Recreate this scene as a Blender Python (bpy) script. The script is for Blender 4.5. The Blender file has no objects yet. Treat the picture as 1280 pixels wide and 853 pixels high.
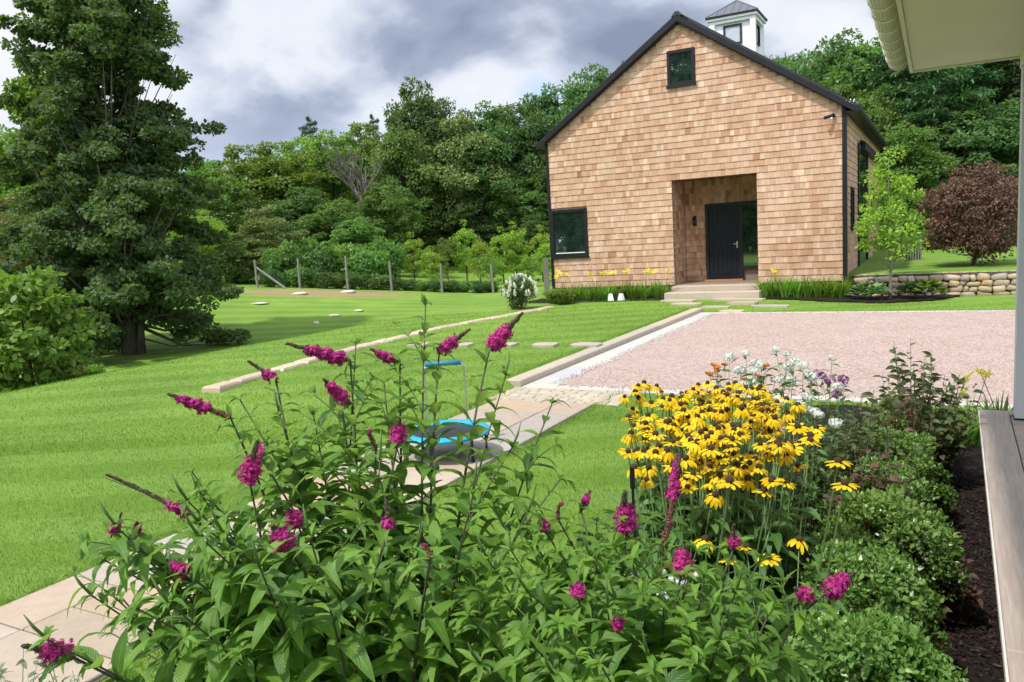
import bpy, math, random
import numpy as np
R = math.radians
rng = np.random.default_rng(7)
random.seed(7)
scene = bpy.context.scene
C = scene.collection

# ------------------------------------------------------------------ camera
# world axes: x runs along the barn front, y runs along the barn side (away), z up; the eye is the origin
FPX, PITCH, ROLL, YAW = 974.3, R(-7.357), R(-3.41), R(-28.8)
A3 = np.array([[math.cos(YAW), math.sin(YAW), 0], [-math.sin(YAW), math.cos(YAW), 0], [0, 0, 1]])
_f = np.array([0, math.cos(PITCH), math.sin(PITCH)]); _r = np.array([1., 0, 0]); _u = np.cross(_r, _f)
CR = A3 @ (_r * math.cos(ROLL) + _u * math.sin(ROLL)); CU = A3 @ (-_r * math.sin(ROLL) + _u * math.cos(ROLL)); CF = A3 @ _f
cam = bpy.data.cameras.new('camera'); cam_o = bpy.data.objects.new('camera', cam); C.objects.link(cam_o)
from mathutils import Matrix, Vector
M = Matrix(((CR[0], CU[0], -CF[0], 0), (CR[1], CU[1], -CF[1], 0), (CR[2], CU[2], -CF[2], 0), (0, 0, 0, 1)))
cam_o.matrix_world = M
cam.sensor_width = 36; cam.lens = FPX / 1280 * 36; cam.clip_start = 0.05; cam.clip_end = 3000
scene.camera = cam_o

# ------------------------------------------------------------------ light
SUN_EL = R(60); TO_SUN = np.array([-0.42, -0.91]); TO_SUN /= np.linalg.norm(TO_SUN)
sd = Vector((TO_SUN[0] * math.cos(SUN_EL), TO_SUN[1] * math.cos(SUN_EL), math.sin(SUN_EL)))
sun = bpy.data.lights.new('sun', 'SUN'); sun.energy = 3.1; sun.angle = R(2.5); sun.color = (1, .955, .89)
sun_o = bpy.data.objects.new('sun', sun); C.objects.link(sun_o)
sun_o.rotation_euler = sd.to_track_quat('Z', 'Y').to_euler()
world = bpy.data.worlds.new('World'); scene.world = world; world.use_nodes = True
nt = world.node_tree; nt.nodes.clear()

def N(nt, t, **kw):
    n = nt.nodes.new(t)
    for k, v in kw.items():
        if hasattr(n, k): setattr(n, k, v)
    return n
def val(nt, x):
    return x
def lk(nt, a, b): nt.links.new(a, b)
def math_(nt, op, a, b=None, clamp=False):
    n = nt.nodes.new('ShaderNodeMath'); n.operation = op; n.use_clamp = clamp
    for i, x in enumerate((a, b)):
        if x is None: continue
        if isinstance(x, (int, float)): n.inputs[i].default_value = x
        else: nt.links.new(x, n.inputs[i])
    return n.outputs[0]
def mix_(nt, fac, a, b, mode='MIX'):
    n = nt.nodes.new('ShaderNodeMix'); n.data_type = 'RGBA'; n.blend_type = mode
    for i, x in ((0, fac), (6, a), (7, b)):
        if isinstance(x, (int, float)): n.inputs[i].default_value = x
        elif isinstance(x, tuple): n.inputs[i].default_value = (*x, 1)
        else: nt.links.new(x, n.inputs[i])
    return n.outputs[2]
def noise_(nt, vec, scale, detail=3, rough=.5, dist=0):
    n = nt.nodes.new('ShaderNodeTexNoise'); n.inputs['Scale'].default_value = scale
    n.inputs['Detail'].default_value = detail; n.inputs['Roughness'].default_value = rough
    n.inputs['Distortion'].default_value = dist
    if vec is not None: nt.links.new(vec, n.inputs['Vector'])
    return n.outputs['Fac']
def ramp_(nt, fac, stops):
    n = nt.nodes.new('ShaderNodeValToRGB'); cr = n.color_ramp
    while len(cr.elements) > 1: cr.elements.remove(cr.elements[-1])
    cr.elements[0].position = stops[0][0]; cr.elements[0].color = (*stops[0][1], 1)
    for p, c in stops[1:]:
        e = cr.elements.new(p); e.color = (*c, 1)
    nt.links.new(fac, n.inputs[0]); return n.outputs[0]
def smooth_(nt, x, lo, hi):
    n = nt.nodes.new('ShaderNodeMapRange'); n.interpolation_type = 'SMOOTHSTEP'
    nt.links.new(x, n.inputs[0]); n.inputs[1].default_value = lo; n.inputs[2].default_value = hi
    return n.outputs[0]

def build_sky():
    sky = nt.nodes.new('ShaderNodeTexSky'); sky.sky_type = 'NISHITA'; sky.sun_disc = False
    sky.sun_elevation = SUN_EL; sky.sun_rotation = math.atan2(TO_SUN[0], TO_SUN[1]); sky.air_density = 1.2; sky.dust_density = 1.5
    tc = nt.nodes.new('ShaderNodeTexCoord'); g = tc.outputs['Generated']
    sep = nt.nodes.new('ShaderNodeSeparateXYZ'); lk(nt, g, sep.inputs[0])
    # project the direction on a cloud deck
    h = math_(nt, 'ADD', math_(nt, 'MAXIMUM', sep.outputs[2], 0.0), 0.55)
    px = math_(nt, 'DIVIDE', sep.outputs[0], h); py = math_(nt, 'DIVIDE', sep.outputs[1], h)
    cb = nt.nodes.new('ShaderNodeCombineXYZ'); lk(nt, px, cb.inputs[0]); lk(nt, py, cb.inputs[1]); cb.inputs[2].default_value = CLOUD_Z
    P = cb.outputs[0]
    big = noise_(nt, P, 1.9, 4, .5, .2)
    puff = noise_(nt, P, 4.6, 9, .52, .12)
    shade = noise_(nt, P, 2.4, 3, .45, .3)
    dens = math_(nt, 'ADD', math_(nt, 'MULTIPLY', big, .62), math_(nt, 'MULTIPLY', puff, .38))
    cover = smooth_(nt, dens, .38, .455)
    thick = math_(nt, 'ADD', math_(nt, 'MULTIPLY', puff, .42), math_(nt, 'MULTIPLY', shade, .58))
    ccol = ramp_(nt, thick, [(.39, (4.35, 4.45, 4.65)), (.465, (3.85, 4.05, 4.45)), (.505, (2.8, 3.1, 3.75)), (.54, (1.85, 2.15, 2.8)), (.60, (1.25, 1.5, 2.1))])
    # towards the horizon the deck thins to pale haze
    hz = smooth_(nt, sep.outputs[2], 0.02, 0.20)
    blue = mix_(nt, .55, sky.outputs[0], (2.5, 3.3, 5.3))
    base = mix_(nt, cover, blue, ccol)
    out = mix_(nt, hz, (3.7, 4.2, 5.3), base)
    # sky overhead and towards the sun is brightened to add fill light
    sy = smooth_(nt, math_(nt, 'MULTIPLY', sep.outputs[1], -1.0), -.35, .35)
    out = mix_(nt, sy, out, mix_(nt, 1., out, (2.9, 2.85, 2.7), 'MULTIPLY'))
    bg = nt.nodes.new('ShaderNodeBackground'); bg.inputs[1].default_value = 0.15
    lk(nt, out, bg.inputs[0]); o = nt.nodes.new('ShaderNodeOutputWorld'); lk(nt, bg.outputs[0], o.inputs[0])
CLOUD_Z = 8.3
build_sky()
world.cycles.sampling_method = 'MANUAL'; world.cycles.sample_map_resolution = 512
scene.view_settings.view_transform = 'Standard'; scene.view_settings.look = 'None'
scene.view_settings.exposure = 0.54; scene.view_settings.gamma = 1.0

# ------------------------------------------------------------------ helpers
def ray(x, y): return CF + CR * (x - 640) / FPX - CU * (y - 426.5) / FPX
def on_z(x, y, z): d = ray(x, y); return d * z / d[2]
def on_v(x, y, v): d = ray(x, y); return d * v / d[1]
def at_depth(x, y, dd):                        # dd: distance along the ground in the viewing direction
    d = ray(x, y); k = d @ (A3 @ np.array([0, 1., 0])); return d * dd / k
def cam_to_world(X, Y, Z=0): return A3 @ np.array([X, Y, Z])
def sm(x): x = np.clip(x, 0, 1); return x * x * (3 - 2 * x)
def unit(v): return v / (np.linalg.norm(v, axis=-1, keepdims=True) + 1e-9)

def material(name, build):
    m = bpy.data.materials.new(name); m.use_nodes = True; t = m.node_tree; t.nodes.clear()
    o = t.nodes.new('ShaderNodeOutputMaterial'); s = build(t, o); 
    if s is not None: t.links.new(s, o.inputs[0])
    return m
def principled(t, col, rough=.6, spec=.5, metal=0, normal=None, **kw):
    p = t.nodes.new('ShaderNodeBsdfPrincipled')
    for k, v in (('Base Color', col), ('Roughness', rough), ('Specular IOR Level', spec), ('Metallic', metal)):
        if isinstance(v, tuple): p.inputs[k].default_value = (*v, 1)
        elif isinstance(v, (int, float)): p.inputs[k].default_value = v
        else: t.links.new(v, p.inputs[k])
    for k, v in kw.items(): p.inputs[k].default_value = v
    if normal is not None: t.links.new(normal, p.inputs['Normal'])
    return p.outputs[0]
def bump(t, h, strength=.4, dist=.01):
    b = t.nodes.new('ShaderNodeBump'); b.inputs['Strength'].default_value = strength; b.inputs['Distance'].default_value = dist
    t.links.new(h, b.inputs['Height']); return b.outputs[0]
def objco(t): return t.nodes.new('ShaderNodeTexCoord').outputs['Object']
def geopos(t): return t.nodes.new('ShaderNodeNewGeometry').outputs['Position']
def attr(t, name='rnd'):
    a = t.nodes.new('ShaderNodeAttribute'); a.attribute_name = name; return a.outputs['Fac']
def plain(name, col, rough=.6, spec=.5, metal=0, var=.12, scale=6, bmp=.15, bd=.004):
    def b(t, o):
        p = objco(t); n = noise_(t, p, scale, 5, .6)
        lo = tuple(c * (1 - var) for c in col); hi = tuple(min(1, c * (1 + var)) for c in col)
        c = ramp_(t, n, [(.3, lo), (.7, hi)])
        return principled(t, c, rough, spec, metal, bump(t, noise_(t, p, scale * 8, 3), bmp, bd))
    return material(name, b)
def leaf_mat(name, dark, light, trans=.32, rough=.5, spec=.35, back=None, objvar=.25, hue=.02, tint=(1.15, 1.25, .55)):
    def b(t, o):
        r = attr(t); oi = t.nodes.new('ShaderNodeObjectInfo').outputs['Random']
        c = ramp_(t, r, [(0, dark), (1, light)])
        hs = t.nodes.new('ShaderNodeHueSaturation'); t.links.new(c, hs.inputs['Color'])
        t.links.new(math_(t, 'ADD', math_(t, 'MULTIPLY', oi, hue * 2), .5 - hue), hs.inputs['Hue'])
        t.links.new(math_(t, 'ADD', math_(t, 'MULTIPLY', oi, objvar * 2), 1 - objvar), hs.inputs['Value'])
        c = hs.outputs[0]
        if back:
            bf = t.nodes.new('ShaderNodeNewGeometry').outputs['Backfacing']
            c = mix_(t, bf, c, back)
        p = principled(t, c, rough, spec)
        tr = t.nodes.new('ShaderNodeBsdfTranslucent')
        t.links.new(mix_(t, 1.0, c, tint, 'MULTIPLY'), tr.inputs[0])
        mx = t.nodes.new('ShaderNodeMixShader'); mx.inputs[0].default_value = trans
        t.links.new(p, mx.inputs[1]); t.links.new(tr.outputs[0], mx.inputs[2]); return mx.outputs[0]
    return material(name, b)

def mesh_data(name, V, F, mats=None, mi=None, rnd=None, smooth=False, uv=None):
    """V (n,3); F list of index tuples or an (m,k) array"""
    me = bpy.data.meshes.new(name)
    V = np.asarray(V, dtype=np.float32)
    if isinstance(F, np.ndarray):
        k = F.shape[1]; m = len(F)
        me.vertices.add(len(V)); me.vertices.foreach_set('co', V.ravel())
        me.loops.add(m * k); me.loops.foreach_set('vertex_index', F.astype(np.int32).ravel())
        me.polygons.add(m); me.polygons.foreach_set('loop_start', np.arange(0, m * k, k, dtype=np.int32))
        me.update(calc_edges=True)
    else:
        me.from_pydata([tuple(map(float, v)) for v in V], [], [tuple(int(i) for i in f) for f in F]); me.update()
    if mats:
        for mm in mats: me.materials.append(mm)
    if mi is not None: me.polygons.foreach_set('material_index', np.asarray(mi, dtype=np.int32))
    if rnd is not None:
        a = me.attributes.new('rnd', 'FLOAT', 'POINT'); a.data.foreach_set('value', np.asarray(rnd, dtype=np.float32))
    if uv is not None:
        l = me.uv_layers.new(name='UVMap'); idx = np.empty(len(me.loops), dtype=np.int32); me.loops.foreach_get('vertex_index', idx)
        l.data.foreach_set('uv', np.asarray(uv, dtype=np.float32)[idx].ravel())
    me.polygons.foreach_set('use_smooth', np.full(len(me.polygons), smooth))
    me.update(); return me
def link(name, me, parent=None, loc=None, rz=None):
    o = bpy.data.objects.new(name, me); C.objects.link(o)
    if parent is not None: o.parent = parent
    if loc is not None: o.location = loc
    if rz is not None: o.rotation_euler = (0, 0, rz)
    return o
def thing(name, label, cat, loc=(0, 0, 0), rz=0, group=None, me=None, scale=None):
    o = link(name, me, None, tuple(float(c) for c in loc), rz)
    if scale is not None: o.scale = scale if hasattr(scale, '__len__') else (scale,) * 3
    o['label'] = label; o['category'] = cat
    if group: o['group'] = group
    return o
def struct(o): o['kind'] = 'structure'; return o
def copy_thing(src, loc, rz=0, scale=1, label=None, group=None):
    r = src.copy(); C.objects.link(r); r.location = tuple(float(c) for c in loc); r.rotation_euler = (0, 0, rz)
    r.scale = scale if hasattr(scale, '__len__') else (scale,) * 3
    if label: r['label'] = label
    if group: r['group'] = group
    for ch in list(src.children):
        c = ch.copy(); C.objects.link(c); c.parent = r
        for g in ch.children:
            d = g.copy(); C.objects.link(d); d.parent = c
    return r

class MB:
    def __init__(s): s.v = []; s.f = []; s.r = []; s.m = []
    def add(s, vs, fs, rnd=None, mi=0):
        n = len(s.v); s.v += [tuple(v) for v in vs]; s.f += [tuple(i + n for i in f) for f in fs]
        r = random.random() if rnd is None else rnd
        s.r += [r] * len(vs); s.m += [mi] * len(fs)
    def box(s, x0, x1, y0, y1, z0, z1, rnd=None, mi=0, bev=0):
        if bev > 0:
            b = bev; vs = []; 
            for (z, k) in ((z0, 0), (z1 - b, 0), (z1, b)):
                vs += [(x0 + k, y0 + k, z), (x1 - k, y0 + k, z), (x1 - k, y1 - k, z), (x0 + k, y1 - k, z)]
            fs = [(3, 2, 1, 0), (8, 9, 10, 11)]
            for l in (0, 4):
                for i in range(4): j = (i + 1) % 4; fs.append((l + i, l + j, l + 4 + j, l + 4 + i))
            s.add(vs, fs, rnd, mi); return
        vs = [(x0, y0, z0), (x1, y0, z0), (x1, y1, z0), (x0, y1, z0), (x0, y0, z1), (x1, y0, z1), (x1, y1, z1), (x0, y1, z1)]
        s.add(vs, [(3, 2, 1, 0), (4, 5, 6, 7), (0, 1, 5, 4), (1, 2, 6, 5), (2, 3, 7, 6), (3, 0, 4, 7)], rnd, mi)
    def prism(s, poly, axis, c0, c1, rnd=None, mi=0):
        """poly of (p,q) in the plane across axis; axis 'y': (x,z); axis 'x': (y,z); axis 'z': (x,y)"""
        def mk(p, q, c): return {'y': (p, c, q), 'x': (c, p, q), 'z': (p, q, c)}[axis]
        n = len(poly); vs = [mk(p, q, c0) for p, q in poly] + [mk(p, q, c1) for p, q in poly]
        fs = [tuple(range(n)), tuple(range(2 * n - 1, n - 1, -1))] + [(i, (i + 1) % n, n + (i + 1) % n, n + i) for i in range(n)]
        s.add(vs, fs, rnd, mi)
    def tube(s, pts, rad, n=6, rnd=None, mi=0, cap=True):
        pts = [np.array(p, float) for p in pts]; rr = rad if hasattr(rad, '__len__') else [rad] * len(pts)
        vs = []; fs = []; up = np.array([0.13, .21, .97])
        for i, p in enumerate(pts):
            d = unit(pts[min(i + 1, len(pts) - 1)] - pts[max(i - 1, 0)])
            a = np.cross(d, up); 
            if np.linalg.norm(a) < .15: a = np.cross(d, np.array([1., 0, 0]))
            a = unit(a); b = np.cross(d, a)
            for k in range(n):
                t = 2 * math.pi * k / n; vs.append(p + (a * math.cos(t) + b * math.sin(t)) * rr[i])
        for i in range(len(pts) - 1):
            for k in range(n):
                j = (k + 1) % n; fs.append((i * n + k, i * n + j, (i + 1) * n + j, (i + 1) * n + k))
        if cap: fs.append(tuple(range(n - 1, -1, -1))); fs.append(tuple((len(pts) - 1) * n + k for k in range(n)))
        s.add(vs, fs, rnd, mi)
    def blob(s, c, rx, ry, rz, rnd=None, mi=0, jit=.12, nu=8, nv=6, flat=False):
        vs = [(c[0], c[1], c[2] - rz)]; fs = []
        for i in range(1, nv):
            ph = -math.pi / 2 + math.pi * i / nv
            for k in range(nu):
                t = 2 * math.pi * k / nu; q = 1 + random.uniform(-jit, jit)
                vs.append((c[0] + rx * math.cos(ph) * math.cos(t) * q, c[1] + ry * math.cos(ph) * math.sin(t) * q, c[2] + rz * math.sin(ph) * q))
        vs.append((c[0], c[1], c[2] + rz)); top = len(vs) - 1
        for k in range(nu): fs.append((0, 1 + (k + 1) % nu, 1 + k)); fs.append((top, top - nu + k, top - nu + (k + 1) % nu))
        for i in range(nv - 2):
            for k in range(nu): j = (k + 1) % nu; fs.append((1 + i * nu + k, 1 + i * nu + j, 1 + (i + 1) * nu + j, 1 + (i + 1) * nu + k))
        s.add(vs, fs, rnd, mi)
    def data(s, name, mats, smooth=False):
        if not hasattr(mats, '__len__'): mats = [mats]
        return mesh_data(name, s.v, s.f, mats, s.m, s.r, smooth)
    def obj(s, name, mats, parent=None, smooth=False): return link(name, s.data(name, mats, smooth), parent)

def leaves_data(name, P, T, Nn, L, W, mats, rnd=None, fold=.0, shape=6):
    """one leaf polygon per row: base P, direction T, normal Nn"""
    n = len(P); T = unit(T); Nn = unit(Nn - T * (Nn * T).sum(1, keepdims=True)); S = np.cross(Nn, T)
    L = np.broadcast_to(np.asarray(L, float), (n,))[:, None]; W = np.broadcast_to(np.asarray(W, float), (n,))[:, None]
    if shape == 4: prof = [(0, 0), (.45, .5), (1, 0), (.45, -.5)]
    elif shape == 6: prof = [(0, 0), (.25, .38), (.6, .45), (1, 0), (.6, -.45), (.25, -.38)]
    else: prof = [(0, 0), (.3, .5), (1, 0)]
    V = np.stack([P + T * L * a + S * W * b + Nn * (abs(b) * W * fold - L * .12 * a * a) for a, b in prof], 1)
    k = len(prof); F = np.arange(n * k).reshape(n, k)
    if rnd is None: rnd = rng.random(n)
    return mesh_data(name, V.reshape(-1, 3), F, mats, None, np.repeat(rnd, k))

# ------------------------------------------------------------------ terrain
def H(u, v):
    u = np.asarray(u, float); v = np.asarray(v, float)
    X = A3[0, 0] * u + A3[1, 0] * v; Y = A3[0, 1] * u + A3[1, 1] * v
    z = -2.05 + 0 * u
    z = z + .10 * sm((v - 5.5) / 4.5) * (u < -5.2) * sm((u + 16) / 5)
    z = z + .09 * sm((v - 18.9) / 1.8) * (u > -5.2) * sm((-1.0 - u) / 3)
    # west slope
    d = -13.2 - u; w = sm(d / 7.0)
    low = -3.35 + 0 * u
    zf = -1.75 + (-1.15) * np.clip((X + 14.5) / 13.0, -.3, 1.0)
    low = low + (zf - low) * sm((Y - 29) / 13.0)
    z = z + (low - z) * w
    # lawn behind the stone wall, right of the barn
    r = (u > -2.3) * sm((v - 22.75) / .25)
    z = z + r * (.58 + .012 * np.clip(v - 23, 0, 20))
    z = z + .13 * np.clip(Y - 62, 0, 400) * sm((Y - 62) / 10)
    return z + .015 * np.sin(u * .9 + 1.3) * np.sin(v * .7) * sm((v - 10) / 3) * sm((-5.6 - u) / 2)
def gz(u, v): return float(H(u, v))

def axis(lo, hi, step, far, extra=()):
    a = list(np.arange(lo, hi, step)); s = step; x = hi
    while x < far: a.append(x); s *= 1.25; x += s
    s = step; x = lo
    while x > -far: s *= 1.25; x -= s; a.append(x)
    return np.array(sorted(set(np.round(a + list(extra), 4))))
gx = axis(-36, 8, .4, 420, (-5.3, -5.15, -2.31, -2.29)); gy = axis(-3, 46, .4, 420, (22.75, 22.9, 23.0))
GX, GY = np.meshgrid(gx, gy); GZ = H(GX, GY)
nx, ny = len(gx), len(gy); I = np.arange(nx * ny).reshape(ny, nx)
GF = np.stack([I[:-1, :-1], I[:-1, 1:], I[1:, 1:], I[1:, :-1]], -1).reshape(-1, 4)
dirt_c = on_z(400, 372, -2.1)
def lawn_build(t, o):
    p = geopos(t)
    n1 = noise_(t, p, .35, 4, .55); n2 = noise_(t, p, 2.2, 5, .6); n3 = noise_(t, p, 55, 3, .7); n4 = noise_(t, p, 14, 4, .6)
    c = ramp_(t, n1, [(.32, (.108, .205, .020)), (.55, (.148, .265, .027)), (.72, (.205, .325, .040))])
    c = mix_(t, math_(t, 'MULTIPLY', smooth_(t, n2, .52, .72), .4), c, (.17, .27, .045))
    # mowing stripes: bands cut in one direction lean towards the eye
    mp = t.nodes.new('ShaderNodeMapping'); mp.inputs['Rotation'].default_value = (0, 0, R(62)); t.links.new(p, mp.inputs[0])
    wv = t.nodes.new('ShaderNodeTexWave'); wv.inputs['Scale'].default_value = .29; wv.inputs['Distortion'].default_value = .6; wv.inputs['Detail'].default_value = 1
    t.links.new(mp.outputs[0], wv.inputs[0])
    st = smooth_(t, wv.outputs['Fac'], .35, .65)
    vq = t.nodes.new('ShaderNodeVectorMath'); vq.operation = 'LENGTH'; t.links.new(p, vq.inputs[0])
    c = mix_(t, math_(t, 'MULTIPLY', st, .30), c, (.26, .40, .085))
    c = mix_(t, math_(t, 'MULTIPLY', smooth_(t, n3, .35, .75), .35), c, (.10, .19, .02))
    c = mix_(t, math_(t, 'MULTIPLY', smooth_(t, n4, .5, .8), .25), c, (.25, .32, .08))
    # worn dirt by the orchard fence
    vm = t.nodes.new('ShaderNodeVectorMath'); vm.operation = 'SUBTRACT'; t.links.new(p, vm.inputs[0]); vm.inputs[1].default_value = tuple(DIRT)
    mp2 = t.nodes.new('ShaderNodeMapping'); mp2.vector_type = 'POINT'; mp2.inputs['Rotation'].default_value = (0, 0, R(-28.8)); t.links.new(vm.outputs[0], mp2.inputs[0])
    mp3 = t.nodes.new('ShaderNodeMapping'); mp3.inputs['Scale'].default_value = (.16, .36, 0); t.links.new(mp2.outputs[0], mp3.inputs[0])
    ln = t.nodes.new('ShaderNodeVectorMath'); ln.operation = 'LENGTH'; t.links.new(mp3.outputs[0], ln.inputs[0])
    dd = math_(t, 'ADD', ln.outputs['Value'], math_(t, 'MULTIPLY', n2, 1.1))
    dirt = math_(t, 'SUBTRACT', 1.0, smooth_(t, dd, .95, 1.5))
    c = mix_(t, math_(t, 'MULTIPLY', dirt, .8), c, mix_(t, n4, (.26, .155, .085), (.40, .27, .165)))
    # forest floor beyond the fence
    vl = t.nodes.new('ShaderNodeVectorMath'); vl.operation = 'LENGTH'; t.links.new(p, vl.inputs[0])
    c = mix_(t, smooth_(t, vl.outputs['Value'], 72, 78), c, (.03, .05, .015))
    h = math_(t, 'ADD', n3, math_(t, 'MULTIPLY', n4, .8))
    return principled(t, c, .8, .25, 0, bump(t, h, .9, .03))
P0 = at_depth(405, 373, 41.5); DIRT = (P0[0], P0[1], gz(P0[0], P0[1]))
m_lawn = material('lawn', lawn_build)
g = link('lawn', mesh_data('lawn', np.stack([GX, GY, GZ], -1).reshape(-1, 3), GF, [m_lawn], smooth=True)); struct(g)

# ------------------------------------------------------------------ gravel drive, bands, path
def gravel_build(t, o):
    p = geopos(t); v = t.nodes.new('ShaderNodeTexVoronoi'); v.inputs['Scale'].default_value = 58; t.links.new(p, v.inputs['Vector'])
    sp = t.nodes.new('ShaderNodeSeparateColor'); t.links.new(v.outputs['Color'], sp.inputs[0])
    c = ramp_(t, sp.outputs[0], [(0, (.23, .15, .12)), (.3, (.40, .285, .24)), (.7, (.50, .375, .325)), (1, (.62, .53, .47))])
    n = noise_(t, p, 1.1, 5, .65); c = mix_(t, math_(t, 'MULTIPLY', smooth_(t, n, .4, .7), .35), c, (.52, .42, .37))
    n5 = noise_(t, p, 9, 5, .7); c = mix_(t, math_(t, 'MULTIPLY', smooth_(t, n5, .45, .75), .35), c, (.30, .19, .16))
    return principled(t, c, .85, .3, 0, bump(t, v.outputs['Distance'], .9, .02))
m_gravel = material('pink gravel', gravel_build)
def sheet(name, x0, x1, y0, y1, z, mat, nx=2, ny=2, jag=0):
    X = np.linspace(x0, x1, nx); Y = np.linspace(y0, y1, ny); a, b = np.meshgrid(X, Y)
    V = np.stack([a, b, 0 * a + z], -1).reshape(-1, 3); I = np.arange(nx * ny).reshape(ny, nx)
    F = np.stack([I[:-1, :-1], I[:-1, 1:], I[1:, 1:], I[1:, :-1]], -1).reshape(-1, 4)
    return struct(link(name, mesh_data(name, V, F, [mat])))
sheet('gravel_driveway', -4.62, 9, 9.68, 18.72, -2.040, m_gravel)
def stone_build(cols, rough=.75, sc=9):
    def b(t, o):
        p = geopos(t); r = attr(t); n = noise_(t, p, sc, 6, .65); n2 = noise_(t, p, sc * 9, 4, .7); n3 = noise_(t, p, 1.7, 4, .6)
        c = ramp_(t, r, [(i / (len(cols) - 1), q) for i, q in enumerate(cols)])
        c = mix_(t, math_(t, 'MULTIPLY', smooth_(t, n, .35, .7), .35), c, mix_(t, 1., c, (.72, .70, .66), 'MULTIPLY'))
        c = mix_(t, math_(t, 'MULTIPLY', smooth_(t, n3, .5, .75), .3), c, mix_(t, 1., c, (1.25, 1.15, 1.05), 'MULTIPLY'))
        c = mix_(t, math_(t, 'MULTIPLY', smooth_(t, n2, .55, .75), .3), c, (.12, .11, .10))
        return principled(t, c, rough, .3, 0, bump(t, math_(t, 'ADD', n, math_(t, 'MULTIPLY', n2, .5)), .5, .012))
    return b
m_flag = material('flagstone', stone_build([(.46, .32, .19), (.40, .31, .22), (.33, .30, .27), (.50, .39, .26), (.37, .35, .33), (.48, .34, .22)]))
m_granite = material('granite', stone_build([(.40, .33, .24), (.46, .38, .28), (.38, .34, .28), (.50, .42, .31)], sc=14))
m_band = material('pale granite paving', stone_build([(.46, .44, .42), (.52, .47, .41), (.42, .42, .44)], sc=14))
m_field = material('fieldstone', stone_build([(.27, .19, .115), (.40, .29, .17), (.31, .25, .19), (.44, .34, .21), (.25, .215, .18), (.48, .38, .26)], sc=11))
m_mortar = plain('stone dust', (.10, .09, .075), .9)
sheet('path_bed', -5.02, -3.63, -1.0, 9.42, -2.045, m_mortar)
mb = MB(); v = -1.0
while v < 8.55:
    hgt = random.choice([.46, .6, .75, .6]); hgt = min(hgt, 8.6 - v); cut = random.choice([-4.35, -4.1, -4.55, None, -4.3])
    cols = [(-5.0, -3.65)] if cut is None and hgt < .55 else [(-5.0, cut or -4.3), (cut or -4.3, -3.65)]
    for a, b in cols:
        if b - a > .62 and hgt > .58 and random.random() < .4:
            mb.box(a + .006, b - .006, v + .006, v + hgt / 2 - .006, -2.09, -2.024, bev=.006); mb.box(a + .006, b - .006, v + hgt / 2 + .006, v + hgt - .006, -2.09, -2.026, bev=.006)
        else: mb.box(a + .006, b - .006, v + .006, v + hgt - .006, -2.09, -2.025 + random.uniform(-.003, .003), bev=.006)
    v += hgt
# small granite setts before the drive, then the pale bands round the gravel
v = 8.62
while v < 9.38:
    u = -5.15
    while u < -3.5:
        w = random.uniform(.13, .24); mb.box(u + .006, u + w - .006, v + .005, v + .1, -2.09, -2.026 + random.uniform(-.004, .003), bev=.01, mi=1); u += w
    v += .112
struct(mb.obj('flagstone_path', [m_flag, m_granite]))
mb = MB(); u = -5.08
while u < 9:
    w = random.uniform(.7, 1.3); mb.box(u + .004, u + w - .004, 9.42, 9.67, -2.10, -2.032, bev=.004); mb.box(u + .004, u + w - .004, 18.73, 18.93, -2.10, -2.030, bev=.004); u += w
v = 9.68
while v < 18.7:
    w = random.uniform(.5, 1.2); w = min(w, 18.72 - v); k = random.choice([-4.78, -4.62, -4.7])
    mb.box(-5.08, k, v + .003, v + w - .003, -2.10, -2.032, bev=.004)
    if k < -4.63: mb.box(k + .004, -4.62, v + .003, v + w - .003, -2.10, -2.035, bev=.004)
    v += w
struct(mb.obj('paving_band', [m_band]))
mb = MB(); v = 9.45
for w in (1.9, 2.4, 2.0, 2.2, 1.3):
    mb.box(-5.34, -5.10, v + .004, v + w - .004, -2.2, -1.945, bev=.014); v += w
struct(mb.obj('kerb', [m_granite]))

def irregular_slab(pts, z0, z1, mat, name, mi=0):
    mb = MB(); mb.prism(pts, 'z', z0, z1); return mb
def slab_from_px(x0, x1, y, dv, label, group):
    c = on_z((x0 + x1) / 2, y, -1.945); ztop = gz(c[0], c[1]) + .045; L = on_z(x0, y, ztop); Rr = on_z(x1, y, ztop)
    mb = MB(); n = 9; P = []
    ce = (L + Rr) / 2; hw = np.linalg.norm((Rr - L)[:2]) / 2
    for k in range(n):
        t = 2 * math.pi * k / n; q = 1 / max(abs(math.cos(t)), abs(math.sin(t))) ** .75 * random.uniform(.93, 1.03)
        P.append((hw * math.cos(t) * q * .93, dv / 2 * math.sin(t) * q))
    mb.prism(P, 'z', -.07, 0)
    return thing('stepping_stone', label, 'stepping stone', (ce[0], ce[1], ztop), math.atan2((Rr - L)[1], (Rr - L)[0]), group, mb.data('stepping_stone', [m_granite]))
for i, (x0, x1, y, lab) in enumerate([(508, 542, 430, 'leftmost pale flat stepping stone in the row crossing the lawn'), (572, 590, 430, 'short flat stepping stone in the lawn row behind the top magenta flower spike'),
        (622, 645, 430, 'small flat stepping stone third from the left in the lawn row'), (664, 698, 430, 'pale flat stepping stone in the lawn, next one left of the kerb stone'),
        (712, 752, 430, 'wide flat stepping stone in the lawn touching the granite kerb')]):
    slab_from_px(x0, x1, y, .42, lab, 'stepping stones across the lawn')
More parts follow.
